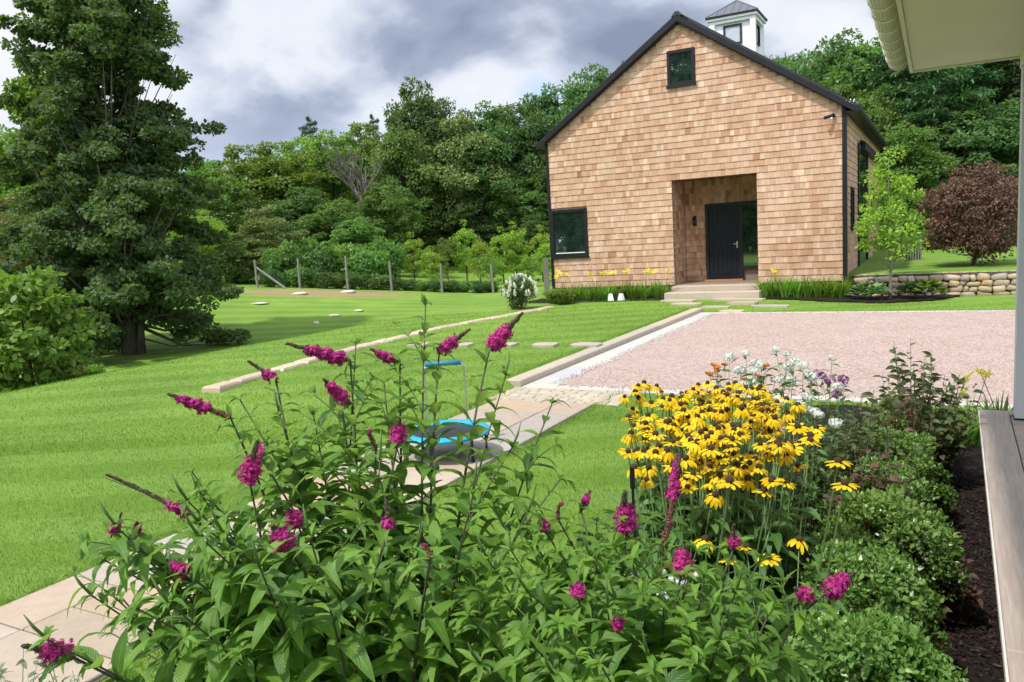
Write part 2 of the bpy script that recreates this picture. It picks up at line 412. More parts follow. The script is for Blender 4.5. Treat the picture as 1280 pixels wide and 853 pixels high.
for x0, x1, y, lab in [(825, 872, 375.3, 'left pale stepping slab beside the lower barn step'), (838, 878, 379.3, 'second stepping slab out from the left end of the barn steps'),
        (868, 915, 383.2, 'stepping slab in the grass nearest the far kerb end'), (886, 960, 373.5, 'long thin stepping slab lying right before the lower barn step'),
        (908, 948, 377.6, 'middle stepping slab in the grass before the barn steps'), (936, 990, 381.8, 'rightmost pale stepping slab in the grass before the barn'),
        (897, 932, 388.3, 'stepping slab at the gravel edge below the barn steps')]:
    slab_from_px(x0, x1, y, .40, lab, 'stepping slabs before the barn steps')

# low stone edging that curves over the lawn
mb = MB()
EP = [(263, 486), (330, 467), (400, 447), (460, 430), (540, 412), (620, 397), (690, 383)]
E3 = np.array([on_z(x, y, -1.93) for x, y in EP]); seg = np.r_[0, np.cumsum(np.linalg.norm(np.diff(E3, axis=0), axis=1))]
s = 0
while s < seg[-1]:
    w = random.uniform(.5, 1.1); a = np.array([np.interp(s + .01, seg, E3[:, k]) for k in range(2)]); b = np.array([np.interp(min(s + w - .01, seg[-1]), seg, E3[:, k]) for k in range(2)])
    d = unit(b - a); n_ = np.array([-d[1], d[0]]); f = s / seg[-1]
    zt = max(-1.90 + .02 * random.uniform(-1, 1) - .03 * f, gz(*a) + .03)
    w0, w1 = random.uniform(.12, .17), random.uniform(.12, .17)
    P = [a - n_ * w0, (a + b) / 2 - n_ * random.uniform(.13, .18), b - n_ * w1, b + n_ * w0, (a + b) / 2 + n_ * random.uniform(.13, .18), a + n_ * w1]
    P = [p_ for i_ in range(len(P)) for p_ in (P[i_], (P[i_] + P[(i_ + 1) % len(P)]) / 2 + np.array([random.uniform(-.02, .02), random.uniform(-.02, .02)]))]
    n = len(P); c = sum(P) / n; vs = []
    for z, k in ((zt - .35, 1), (zt - .09, 1.04), (zt - .03, 1.0), (zt, .86)): vs += [(*(c + (p - c) * k), z) for p in P]
    fs = [tuple(range(3 * n, 4 * n))] + [(l * n + i, l * n + (i + 1) % n, (l + 1) * n + (i + 1) % n, (l + 1) * n + i) for l in range(3) for i in range(n)]
    mb.add(vs, fs); s += w
m_edge = material('pale edging stone', stone_build([(.48, .38, .26), (.42, .34, .25), (.52, .43, .31)], sc=9))
thing('stone_edging', 'low curving edging of long pale tan stones running across the lawn to the barn corner', 'stone edging', me=mb.data('stone_edging', [m_edge]))

# ------------------------------------------------------------------ BARN
U0, U1, V0, V1 = -10.719, -2.119, 22.468, 36.6
ZB, ZE, ZA, UM = -1.584, 2.92, 5.786, -6.419
def shingle_build(t, o):
    p = geopos(t); r = attr(t)
    mp = t.nodes.new('ShaderNodeMapping'); mp.inputs['Scale'].default_value = (60, 60, 3.5); t.links.new(p, mp.inputs[0])
    grain = noise_(t, mp.outputs[0], 1, 4, .7); n = noise_(t, p, 1.0, 4, .6)
    c = ramp_(t, r, [(0, (.18, .08, .045)), (.15, (.31, .16, .09)), (.45, (.44, .262, .165)), (.75, (.53, .35, .24)), (1, (.64, .47, .35))])
    c = mix_(t, math_(t, 'MULTIPLY', smooth_(t, grain, .35, .75), .35), c, (.30, .155, .08))
    c = mix_(t, math_(t, 'MULTIPLY', smooth_(t, n, .4, .7), .3), c, (.62, .46, .35))
    return principled(t, c, .75, .25, 0, bump(t, grain, .35, .004))
m_shingle = material('cedar shingle', shingle_build)
m_black = plain('black trim paint', (.010, .010, .012), .5, .3, var=.2, bmp=.05)
m_roof = plain('dark standing seam metal', (.035, .038, .045), .42, .5, .3, var=.15)
m_found = plain('dark foundation', (.035, .035, .036), .9)
m_wood = plain('weathered cedar board', (.20, .15, .11), .7, bmp=.3, scale=14)
barn = thing('shingled_barn', 'tall cedar shingled barn with black trim, recessed black front door and a white cupola', 'barn', ((U0 + U1) / 2, V0, gz(-6, 22)), 0)
BO = np.array(barn.location)
def bpart(mb, name, mats, parent=None, smooth=False):
    if parent is None:
        mb.v = [(x - BO[0], y - BO[1], z - BO[2]) for x, y, z in mb.v]; return mb.obj(name, mats, barn, smooth)
    mb.v = [(x - BO[0], y - BO[1], z - BO[2]) for x, y, z in mb.v]; return mb.obj(name, mats, parent, smooth)
EXP = .178
def shingles(mb, length, z0, ztop_fn, place, holes, tone=0):
    """courses over a wall; place(s, depth, z) -> point"""
    k = 0; z = z0
    while True:
        zt = z + EXP; s = -random.uniform(0, .1)
        if ztop_fn(length / 2) < z and ztop_fn(length * .5 + .01) < z: break
        lift = random.uniform(-.002, .002)
        while s < length:
            w = random.choice([random.uniform(.06, .12), random.uniform(.09, .19)]); s0, s1 = max(s, 0), min(s + w, length); s += w
            if s1 - s0 < .012: continue
            zz1 = min(zt + .02, ztop_fn(s0), ztop_fn(s1)); 
            if zz1 - z < .015: 
                continue
            skip = False; segs = [(s0, s1)]
            for (h0, h1, a, b) in holes:
                ns = []
                for q0, q1 in segs:
                    if z + .09 > a and z + .09 < b and q1 > h0 and q0 < h1:
                        if q0 < h0: ns.append((q0, h0))
                        if q1 > h1: ns.append((h1, q1))
                    else: ns.append((q0, q1))
                segs = ns
            for q0, q1 in segs:
                if q1 - q0 < .012: continue
                g_ = .003; d = random.uniform(.018, .027); zb = z + lift + random.uniform(-.003, .003)
                a, b = q0 + g_ / 2, q1 - g_ / 2
                za, zb2 = min(zz1, ztop_fn(a)), min(zz1, ztop_fn(b))
                vs = [place(a, d, zb), place(b, d, zb), place(b, .004, zb2), place(a, .004, za), place(a, 0, zb), place(b, 0, zb)]
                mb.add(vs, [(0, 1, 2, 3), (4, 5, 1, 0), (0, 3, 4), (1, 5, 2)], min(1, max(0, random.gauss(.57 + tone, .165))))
        z = zt; k += 1
        if z > 8: break
# recess rectangle and openings in wall coordinates
RL, RR, RT, RD = -6.77, -4.375, 1.484, 1.3
front_wall = MB(); zg = -2.15
# structural front wall split round the recess and gable
front_wall.box(U0 + .02, RL - .01, V0 + .004, V0 + .2, ZB, ZE, .3, 1)
front_wall.box(RR + .01, U1 - .02, V0 + .004, V0 + .2, ZB, ZE, .3, 1)
front_wall.box(RL - .01, RR + .01, V0 + .004, V0 + .2, RT + .012, ZE, .3, 1)
front_wall.prism([(U0 + .02, ZE), (U1 - .02, ZE), (UM, ZA - .02)], 'y', V0 + .004, V0 + .2, .3, 1)
top = lambda s: min(ZE + (ZA - ZE) * (1 - abs(U0 + s - UM) / 4.3), 9)
WU = (3.932 + U0, 4.73 + U0, 5.631 + ZB, 6.618 + ZB)       # upper window
WL = (U0 + .03, 1.264 + U0, .953 + ZB, 2.43 + ZB)           # lower left corner window
holes = [(RL - U0, RR - U0, ZB, RT), (WU[0] - U0, WU[1] - U0, WU[2], WU[3]), (WL[0] - U0 - .1, WL[1] - U0, WL[2], WL[3])]
shingles(front_wall, U1 - U0, ZB + .0, top, lambda s, d, z: (U0 + s, V0 - d, z), holes)
bpart(front_wall, 'front_wall', [m_shingle, m_wood])
rec = MB()   # recess lining
yb = V0 + RD
rec.box(RL - .06, RL - .03, V0 + .2, yb + .05, ZB, RT + .05, .2, 1); rec.box(RR + .03, RR + .06, V0 + .2, yb + .05, ZB, RT + .05, .2, 1)
rec.box(RL - .03, RR + .03, yb + .03, yb + .06, ZB, RT + .05, .2, 1)
rt = lambda s: RT
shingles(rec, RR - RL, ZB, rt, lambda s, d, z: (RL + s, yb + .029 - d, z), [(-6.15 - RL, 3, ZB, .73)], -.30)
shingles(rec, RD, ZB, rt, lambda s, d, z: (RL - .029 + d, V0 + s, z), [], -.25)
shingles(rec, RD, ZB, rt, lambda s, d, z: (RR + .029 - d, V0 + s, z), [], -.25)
rec.box(RL - .02, RR + .02, V0 + .205, yb + .02, RT + .0, RT + .03, .1, 1)
rec.box(RL - .0, RR + .0, V0 - .01, V0 + .2, RT - .035, RT + .008, .9, 1)
rec.box(RL - .06, RR + .06, V0 + .02, yb + .3, ZB - .06, ZB - .005, .1, 1)
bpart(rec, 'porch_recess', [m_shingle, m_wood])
side = MB(); side.box(U1 - .2, U1 - .003, V0 + .2, V1, ZB, ZE, .3, 1)
shingles(side, V1 - V0 - .1, ZB, lambda s: ZE, lambda s, d, z: (U1 - .003 + d, V0 + .1 + s, z), [(26.0 - V0 - .1, 29.4 - V0 - .1, ZB, 2.25), (23.65 - V0 - .1, 24.4 - V0 - .1, -.25, .9), (31.2 - V0, 32.3 - V0, .2, 1.3)])
bpart(side, 'side_wall', [m_shingle, m_wood])
rear = MB(); rear.box(U0 + .003, U0 + .2, V0 + .2, V1, ZB, ZE); rear.box(U0 + .2, U1 - .2, V1 - .2, V1, ZB, ZE); rear.prism([(U0 + .02, ZE), (U1 - .02, ZE), (UM, ZA - .02)], 'y', V1 - .2, V1)
bpart(rear, 'rear_wall', [m_wood])
fd = MB(); fd.box(U0 + .06, U1 - .06, V0 + .06, V1 - .05, -2.4, ZB - .062); fd.box(U0 + .06, RL - .07, V0 + .062, V1 - .055, ZB - .06, ZB - .002); fd.box(RR + .07, U1 - .062, V0 + .062, V1 - .055, ZB - .06, ZB - .002); bpart(fd, 'foundation', [m_found])
for x0, x1 in ((U0 - .035, U0 + .055), (U1 - .075, U1 + .035)):
    cb = MB(); cb.box(x0, x1, V0 - .045, V0 + .09, ZB - .12, ZE + (.02 if x0 > -5 else -.02)); bpart(cb, 'corner_board', [m_black])
# roof
sl = (ZA - ZE) / 4.3; OH = .26; OV = .2
def roofline(u): return ZA + .015 - abs(u - UM) * sl
rf = MB()
for sgn in (-1, 1):
    ue = UM + sgn * (4.3 + OH)
    P = [(UM, ZA + .03), (UM, ZA + .165), (ue, roofline(ue) + .135), (ue, roofline(ue) + .015)]
    rf.prism(P if sgn > 0 else P[::-1], 'y', V0 - OV + .03, V1 + .3)
    n = 33
    for k in range(n):      # standing seams
        y = V0 - OV + .12 + k * (V1 - V0 + .4) / n
        Q = [(UM + sgn * .05, ZA + .17), (UM + sgn * .05, ZA + .215), (ue, roofline(ue) + .2), (ue, roofline(ue) + .16)]
        rf.prism(Q if sgn > 0 else Q[::-1], 'y', y, y + .02)
rf.prism([(UM - .16, ZA + .12), (UM + .16, ZA + .12), (UM + .05, ZA + .245), (UM - .05, ZA + .245)], 'y', V0 - OV + .0, V1 + .32)
bpart(rf, 'roof', [m_roof])
rk = MB()
for sgn in (-1, 1):
    ue = UM + sgn * (4.3 + OH + .01)
    P = [(UM, ZA - .01), (UM, ZA + .155), (ue, roofline(ue) + .125), (ue, roofline(ue) - .03)]
    rk.prism(P if sgn > 0 else P[::-1], 'y', V0 - OV, V0 - OV + .028)
    P = [(UM, ZA - .045), (UM, ZA + .02), (ue - sgn * .3, roofline(ue - sgn * .3) + .0), (ue - sgn * .3, roofline(ue - sgn * .3) - .045)]
    rk.prism(P if sgn > 0 else P[::-1], 'y', V0 - OV + .03, V0 + .0)
bpart(rk, 'rake_board', [m_black])
gt = MB(); ue = UM + 4.3 + OH; zg2 = roofline(ue)
prof = [(ue + .0, zg2 + .12), (ue + .11, zg2 + .13), (ue + .12, zg2 + .03), (ue + .08, zg2 - .02), (ue, zg2 - .02)]
gt.prism(prof, 'y', V0 - OV - .02, V1 + .3); gt.box(U1 + .03, ue, V0 - OV + .03, V1 + .28, zg2 - .02, zg2 + .01)
bpart(gt, 'gutter', [m_black])
gb = MB()
for k in range(3): gb.tube([(ue - .25 + k * .08, V0 - .1 + k * .1, zg2 + .2), (ue - .22 + k * .08, V0 - .05 + k * .1, zg2 + .33), (ue - .15 + k * .08, V0 + .0 + k * .1, zg2 + .22)], .014)
m_steel = plain('bright galvanised steel', (.55, .56, .58), .35, .5, .9)
bpart(gb, 'snow_guard', [m_steel])
# glass reflects the yard, behind it a dark room
def glass_build(t, o):
    p = geopos(t); n = noise_(t, p, 2.2, 4, .6)
    return principled(t, ramp_(t, n, [(.35, (.006, .012, .010)), (.65, (.02, .04, .033))]), .02, 1.0, 0, None, IOR=2.1)
m_glass = material('window glass', glass_build)
def barn_window(x0, x1, z0, z1, sill=True, fr=.085, y=None):
    y = V0 if y is None else y
    w = MB(); yf = y - .05
    w.box(x0, x1, yf, y + .05, z1 - fr, z1); w.box(x0, x1, yf, y + .05, z0, z0 + fr); w.box(x0, x0 + fr, yf, y + .05, z0 + fr, z1 - fr); w.box(x1 - fr, x1, yf, y + .05, z0 + fr, z1 - fr)
    q = fr + .003; s_ = .03
    w.box(x0 + q, x1 - q, y - .02, y + .03, z1 - q - s_, z1 - q); w.box(x0 + q, x1 - q, y - .02, y + .03, z0 + q, z0 + q + s_)
    w.box(x0 + q, x0 + q + s_, y - .02, y + .03, z0 + q + s_, z1 - q - s_); w.box(x1 - q - s_, x1 - q, y - .02, y + .03, z0 + q + s_, z1 - q - s_)
    win = bpart(w, 'window', [m_black])
    pn = MB(); pn.box(x0 + fr, x1 - fr, y - .008, y + .002, z0 + fr, z1 - fr); bpart(pn, 'pane', [m_glass], win)
    if sill: sb = MB(); sb.box(x0 - .03, x1 + .03, y - .085, y - .052, z0 - .03, z0 + .035); sb.box(x0 - .03, x1 + .03, y - .05, y + .0, z0 - .03, z0 - .003); bpart(sb, 'sill', [m_black], win)
    return win
barn_window(*WU); wlow = barn_window(*WL)
m_white = plain('white paint', (.72, .73, .72), .5, var=.04, bmp=.03)
sash = MB(); sash.box(WL[0] + .12, WL[1] - .12, V0 - .03, V0 - .021, WL[2] + .118, WL[2] + .145); bpart(sash, 'sash', [m_white], wlow)
# door and sidelight
yd = yb - .005
dr = MB(); dl, dm, dr_, dz = -6.15, -5.10, RR - .0, .73
dr.box(dl, dl + .09, yd - .06, yd + .02, ZB, dz); dr.box(dm - .045, dm + .045, yd - .06, yd + .02, ZB, dz - .09); dr.box(dl + .09, dr_, yd - .06, yd + .02, dz - .09, dz)
dr.box(dm + .045, dr_, yd - .06, yd + .02, -1.25, -1.16); dr.box(dr_ - .06, dr_ - .0, yd - .06, yd + .02, -1.16, dz - .09)
dfr = bpart(dr, 'door_frame', [m_black])
dp = MB(); dp.box(dl + .093, dm - .048, yd - .02, yd + .02, ZB + .05, dz - .093)
k = dl + .10
while k < dm - .15: dp.box(k + .008, k + .128, yd - .034, yd - .022, ZB + .2, dz - .2); k += .135
dp.box(dl + .1, dm - .055, yd - .036, yd - .022, ZB + .052, ZB + .19); dp.box(dl + .1, dm - .055, yd - .036, yd - .022, dz - .19, dz - .1)
m_door = plain('blue black door paint', (.006, .008, .013), .5, .25, var=.2, bmp=.05)
door = bpart(dp, 'door', [m_door])
hd = MB(); hx = dm - .12; hd.box(hx - .02, hx + .02, yd - .048, yd - .037, -.62, -.42); hd.tube([(hx, yd - .05, -.5), (hx, yd - .09, -.5), (hx - .11, yd - .09, -.5)], .01, 8); bpart(hd, 'handle', [m_steel], door)
sg = MB(); sg.box(dm + .045, dr_ - .06, yd - .02, yd - .01, -1.16, dz - .09); bpart(sg, 'sidelight', [m_glass])
th = MB(); th.box(dl - .03, dm + .05, yd - .16, yd - .062, ZB - .003, ZB + .045, .6); bpart(th, 'threshold', [plain('orange brown sill wood', (.36, .17, .08), .6)])
lp = MB(); lx = -6.47; ly = yb - .0
lp.box(lx - .045, lx + .045, ly - .03, ly - .0, .10, .40); lp.box(lx - .055, lx + .055, ly - .14, ly - .03, .33, .36); lp.box(lx - .05, lx + .05, ly - .13, ly - .03, .12, .145)
for a, b in ((-.05, -.13), (.038, -.13), (-.05, -.045), (.038, -.045)): lp.box(lx + a, lx + a + .012, ly + b, ly + b + .012, .145, .33)
lamp = bpart(lp, 'wall_lantern', [m_black]); lg = MB(); lg.tube([(lx, ly - .085, .15), (lx, ly - .085, .29)], .025, 10); bpart(lg, 'lamp_glass', [m_glass], lamp)
sc_ = MB(); c0 = np.array([-2.40, V0 - .03, 2.72]); sc_.tube([c0 + (0, 0, 0), c0 + (0, -.07, 0)], .055, 12); sc_.tube([c0 + (0, -.06, .0), c0 + (-.10, -.15, -.03), c0 + (-.2, -.2, -.06)], [.03, .042, .045], 10)
bpart(sc_, 'security_camera', [m_black])
scw = MB(); scw.tube([c0 + (-.02, -.1, -.075), c0 + (-.1, -.13, -.09)], [.035, .02], 8); bpart(scw, 'camera_mount', [m_white])
# side openings
sdr = MB(); xs = U1 + .03
sdr.box(xs - .03, xs + .03, 25.85, 26.1, ZB, 2.25); sdr.box(xs - .03, xs + .02, 26.1, 29.4, 2.1, 2.25); sdr.box(xs - .03, xs + .03, 29.3, 29.42, ZB, 2.1); sdr.box(xs - .03, xs + .018, 26.1, 29.3, ZB, ZB + .12)
bdoor = bpart(sdr, 'sliding_door', [m_black])
q = MB(); q.box(xs - .03, xs - .01, 26.1, 29.3, ZB + .12, 2.1); bpart(q, 'pane', [m_glass], bdoor)
tr = MB(); tr.box(xs + .032, xs + .14, 26.7, 34.2, 2.12, 2.32); tr.prism([(xs + .0, 2.42), (xs + .16, 2.325), (xs + .0, 2.325)], 'y', 26.6, 34.3); bpart(tr, 'door_track', [m_black])
def side_window(y0, y1, z0, z1):
    w = MB(); x = U1
    w.box(x, x + .055, y0, y1, z0, z0 + .08); w.box(x, x + .055, y0, y1, z1 - .08, z1); w.box(x, x + .055, y0, y0 + .08, z0 + .08, z1 - .08); w.box(x, x + .055, y1 - .08, y1, z0 + .08, z1 - .08); w.box(x + .056, x + .085, y0 - .03, y1 + .03, z0 - .03, z0 + .03)
    win = bpart(w, 'window', [m_black]); q = MB(); q.box(x, x + .02, y0 + .08, y1 - .08, z0 + .08, z1 - .08); bpart(q, 'pane', [m_glass], win)
side_window(23.65, 24.4, -.25, .9); side_window(31.2, 32.3, .2, 1.3)
# cupola
cu, cv, hb = -6.44, 30.0, .70
cp = MB(); cp.box(cu - hb, cu + hb, cv - hb, cv + hb, 4.9, 7.25)
for sx in (-1, 1):
    for sy in (-1, 1): x = cu + sx * hb; y = cv + sy * hb; cp.box(x - .09 + (-.012 if sx < 0 else .012), x + .09 + (-.012 if sx < 0 else .012), y - .09 + sy * .012, y + .09 + sy * .012, 4.92, 7.2)
cp.box(cu - hb - .10, cu + hb + .10, cv - hb - .10, cv + hb + .10, 7.18, 7.30); cp.box(cu - hb - .17, cu + hb + .17, cv - hb - .17, cv + hb + .17, 7.302, 7.38)
cp.box(cu - hb - .05, cu + hb + .05, cv - hb - .05, cv + hb + .05, 5.9, 6.02)
cup = bpart(cp, 'cupola', [m_white])
cr_ = MB(); e = .91; zz = 7.40
cr_.box(cu - e, cu + e, cv - e, cv + e, 7.382, 7.44)
cr_.add([(cu - e, cv - e, 7.445), (cu + e, cv - e, 7.445), (cu + e, cv + e, 7.445), (cu - e, cv + e, 7.445), (cu, cv, 8.08)], [(0, 1, 4), (1, 2, 4), (2, 3, 4), (3, 0, 4)], mi=1)
for k in range(-3, 4):
    a = k * .26
    for sx, sy in ((0, -1), (1, 0), (0, 1), (-1, 0)):
        hgt = 1 - abs(a) / e
        if sy: p0 = (cu + a, cv + sy * e, 7.45); p1 = (cu + a, cv + sy * (abs(a)), 7.45 + .635 * hgt)
        else: p0 = (cu + sx * e, cv + a, 7.45); p1 = (cu + sx * abs(a), cv + a, 7.45 + .635 * hgt)
        cr_.tube([p0, p1], .012, 4, mi=1)
for sx in (-1, 1):
    for sy in (-1, 1): cr_.tube([(cu + sx * e, cv + sy * e, 7.45), (cu, cv, 8.09)], .018, 5, mi=1)
m_lead = plain('grey metal roof', (.16, .17, .19), .4, .5, .5)
bpart(cr_, 'cupola_roof', [m_black, m_lead], cup)
m_cglass = plain('pale seen-through cupola glass', (.42, .46, .50), .08, .8, var=.1)
for d in ((0, -1), (1, 0), (-1, 0), (0, 1)):
    w = MB(); q = MB(); hw_, z0, z1, t_ = .32, 6.42, 7.10, .05
    for (a0, a1, b0, b1, mm) in ((-hw_, hw_, z1 - .06, z1, w), (-hw_, hw_, z0, z0 + .06, w), (-hw_, -hw_ + .06, z0 + .06, z1 - .06, w), (hw_ - .06, hw_, z0 + .06, z1 - .06, w), (-hw_ + .06, hw_ - .06, z0 + .06, z1 - .06, q)):
        t = t_ if mm is w else .012
        if d[1]: y = cv + d[1] * hb; mm.box(cu + a0, cu + a1, min(y, y + d[1] * t), max(y, y + d[1] * t), b0, b1)
        else: x = cu + d[0] * hb; mm.box(min(x, x + d[0] * t), max(x, x + d[0] * t), cv + a0, cv + a1, b0, b1)
    bpart(w, 'cupola_window', [m_black], cup); bpart(q, 'cupola_pane', [m_cglass if d[1] else m_glass], cup)

# entrance steps
m_step = material('granite step', stone_build([(.40, .32, .24), (.44, .37, .29)], sc=16))
mb = MB(); mb.box(0, 2.46, 0, .62, -.14, 0, bev=.012)
thing('granite_step', 'upper granite step slab right below the recessed black door', 'step', (-6.72, 21.93, -1.60), 0, None, mb.data('granite_step', [m_step]))
mb = MB(); mb.box(0, 2.62, 0, .50, -.26, 0, bev=.014)
thing('granite_step', 'lower granite step slab meeting the grass before the barn door', 'step', (-6.80, 21.50, -1.745), 0, None, mb.data('granite_step', [m_step]))

# ------------------------------------------------------------------ dry stone wall right of the barn
mb = MB(); u = -1.95; yw = 22.6
courses = [(0, .2), (.2, .4), (.4, .6)]
zb0 = -2.0
def field_stone(mb, c, rx, ry, rz, rnd=None):
    a = random.uniform(-.35, .35); e = random.uniform(.38, .62); nu, nv = 14, 8; vs = []; ph0 = random.uniform(0, 6); sq = lambda x: math.copysign(abs(x) ** e, x)
    for i in range(nv + 1):
        ph = -math.pi / 2 + math.pi * i / nv
        for k in range(nu):
            t = 2 * math.pi * k / nu; q = 1 + .07 * math.sin(2 * t + ph0) + .06 * math.sin(3 * t + ph * 2 + ph0 * 2) + random.uniform(-.03, .03)
            # long axis of the cross-section lies along y
            x, z, y = rx * sq(math.cos(ph)) * sq(math.cos(t)) * q, rz * sq(math.cos(ph)) * sq(math.sin(t)) * q, ry * sq(math.sin(ph))
            vs.append((c[0] + x * math.cos(a) - z * math.sin(a), c[1] + y, c[2] + x * math.sin(a) * .6 + z))
    fs = [(i * nu + k, (i + 1) * nu + k, (i + 1) * nu + (k + 1) % nu, i * nu + (k + 1) % nu) for i in range(nv) for k in range(nu)]
    mb.add(vs, fs, rnd)
for (z, hh0) in ((-2.03, .075), (-1.90, .085), (-1.755, .075), (-1.61, .085)):
    u = -2.0 + random.uniform(0, .2)
    while u < 7.5:
        w = random.choice([.13, .2, .26, .34, .42]) * random.uniform(.9, 1.15); hh = hh0 * random.uniform(.8, 1.1)
        if w < .18 and random.random() < .5:
            field_stone(mb, (u + w / 2, yw + .15, z + hh0 * .55), w / 2, .15, hh0 * .5); field_stone(mb, (u + w / 2, yw + .15, z - hh0 * .5), w / 2, .15, hh0 * .5)
        else: field_stone(mb, (u + w / 2, yw + .16 + random.uniform(-.03, .03), z + random.uniform(-.015, .015)), w / 2, .17, hh)
        u += w * .965
wl_ = MB(); wl_.box(-2.0, 7.5, yw + .14, yw + .55, -2.15, -1.49)
for k in range(44): wl_.blob((-1.9 + k * .21, yw + .40 + random.uniform(-.05, .05), -1.52), .15, .15, .05, jit=.12, nu=9)
n0 = len(mb.v); mb.v += wl_.v; mb.f += [tuple(i + n0 for i in f) for f in wl_.f]; mb.r += wl_.r; mb.m += [1 if i < 6 else 0 for i in range(len(wl_.f))]
thing('dry_stone_wall', 'dry stacked wall of rounded tan and grey fieldstones right of the barn', 'stone wall', me=mb.data('dry_stone_wall', [m_field, m_found], smooth=True))

# ------------------------------------------------------------------ porch: deck, roof, post
m_deck_b = plain('grey weathered deck border', (.30, .27, .25), .6, bmp=.2, scale=5)
m_deck = plain('brown deck board', (.26, .20, .165), .6, var=.2, bmp=.25, scale=9)
def deckwood(name, col, col2, ax):
    def b(t, o):
        p = objco(t); mp = t.nodes.new('ShaderNodeMapping'); mp.inputs['Scale'].default_value = (3, 60, 20) if ax == 'x' else (60, 3, 20); t.links.new(p, mp.inputs[0])
        n = noise_(t, mp.outputs[0], 1, 5, .65); n2 = noise_(t, p, 2.5, 4, .6); r = attr(t)
        c = mix_(t, smooth_(t, n, .35, .7), col, col2); c = mix_(t, math_(t, 'MULTIPLY', smooth_(t, n2, .45, .7), .4), c, (.38, .34, .31))
        c = mix_(t, math_(t, 'MULTIPLY', r, .25), c, (.17, .12, .1))
        return principled(t, c, .55, .4, 0, bump(t, n, .3, .003))
    return material(name, b)
m_deck = deckwood('brown deck board', (.36, .27, .225), (.50, .41, .35), 'x')
m_deck_b = deckwood('grey weathered deck border', (.35, .275, .235), (.45, .38, .33), 'y')
deck = thing('porch_deck', 'weathered grey brown wooden porch deck with a wide border board at lower right', 'deck', (.3, 6.84, -2.05), R(-1.13))
def rel(mb, o): mb.v = [(x - o.location[0], y - o.location[1], z - o.location[2]) for x, y, z in mb.v]; return mb
mb = MB(); v = -3
for w in (3.1, 2.9, 3.84): mb.box(.30, .485, v + .002, v + w - .002, -1.54, -1.5, bev=.004); v += w
mb.box(.487, 3.5, 6.70, 6.84, -1.54, -1.5, bev=.004)
rel(mb, deck).obj('border_board', [m_deck_b], deck)
mb = MB(); v = -2.95
while v < 6.6: mb.box(.492, 3.5, v, v + .138, -1.54, -1.502, bev=.004); v += .1435
rel(mb, deck).obj('deck_boards', [m_deck], deck)
mb = MB(); mb.box(.46, .49, -3, 6.79, -1.98, -1.545); mb.box(.49, 3.5, 6.765, 6.79, -1.98, -1.545); mb.box(.36, 3.5, -2.98, 6.77, -1.62, -1.60)
rel(mb, deck).obj('fascia_board', [plain('dark skirt board', (.05, .04, .035), .8)], deck)
mb = MB(); mb.box(.290, .2985, -3, 6.83, -1.545, -1.505); rel(mb, deck).obj('edge_trim', [plain('pale trim strip', (.6, .57, .52), .6)], deck)
def soffit_build(t, o):
    p = objco(t); n = noise_(t, p, 1.4, 4, .6); return principled(t, ramp_(t, n, [(.3, (.72, .70, .59)), (.7, (.77, .745, .64))]), .7, .2, 0, bump(t, noise_(t, p, 40, 3), .05, .002))
m_soffit = material('cream soffit paint', soffit_build)
ZS = 1.07
proof = thing('porch_roof', 'cream painted porch roof corner with ribbed gutter overhead at upper right', 'roof', (0, 0, ZS))
mb = MB(); mb.box(-.165, .50, -3, 6.72, ZS, ZS + .02); rel(mb, proof).obj('soffit', [m_soffit], proof)
mb = MB(); mb.box(-.19, -.168, -3, 6.75, ZS - .012, ZS + .20); mb.box(-.165, 3.6, 6.723, 6.75, ZS - .012, ZS + .2)
rel(mb, proof).obj('fascia', [m_soffit], proof)
mb = MB(); mb.prism([(-.3, ZS + .21), (3.6, ZS + 1.6), (3.6, ZS + 1.7), (-.3, ZS + .26)], 'y', -3, 6.78); rel(mb, proof).obj('roof_covering', [m_roof], proof)
mb = MB(); mb.box(.50, .64, -3, 6.72, ZS - .09, ZS + .2); mb.box(.64, 3.6, 6.58, 6.72, ZS - .09, ZS + .2); mb.box(.643, 3.6, -3, 6.575, ZS + .1, ZS + .12); rel(mb, proof).obj('beam', [m_soffit], proof)
mb = MB(); n = 12; gr = .075; gc = (-.265, ZS + .10)
arc = [(gc[0] + gr * math.cos(math.pi + math.pi * k / n), gc[1] + gr * 1.15 * math.sin(math.pi + math.pi * k / n)) for k in range(n + 1)]
inner = [(gc[0] + (gr - .006) * math.cos(math.pi + math.pi * k / n), gc[1] + (gr - .006) * 1.15 * math.sin(math.pi + math.pi * k / n)) for k in range(n, -1, -1)]
for k in range(n): mb.prism([arc[k], arc[k + 1], inner[n - k - 1], inner[n - k]], 'y', -3, 6.73)
mb.prism(arc, 'y', 6.722, 6.735)
m_gut = plain('cream gutter enamel', (.70, .68, .57), .3, .5, var=.05, bmp=.02)
gut = rel(mb, proof).obj('gutter', [m_gut], proof, True)
mb = MB(); v = -2.8
while v < 6.7:
    a2 = [(gc[0] + (gr + .006) * math.cos(math.pi + math.pi * k / n), gc[1] + (gr + .006) * 1.15 * math.sin(math.pi + math.pi * k / n)) for k in range(n + 1)]
    for k in range(n): mb.prism([a2[k], a2[k + 1], arc[k + 1], arc[k]], 'y', v, v + .03)
    v += .30
rel(mb, proof).obj('gutter_bracket', [m_gut], gut)
m_post = plain('grey white post paint', (.60, .62, .64), .5, var=.03, bmp=.03)
mb = MB(); mb.box(0, .14, 0, .14, 0, 2.48); mb.box(-.012, .152, -.012, .152, 0, .0)
post = thing('porch_post', 'square white porch post standing on the deck at the right edge', 'post', (.505, 6.54, -1.50), 0, None, None)
mb = MB(); mb.box(0, .14, 0, .14, .012, 2.475); mb.obj('shaft', [m_post], post)
mb = MB(); mb.box(-.004, .144, -.004, .144, 0, .012); mb.obj('base_plate', [m_black], post)
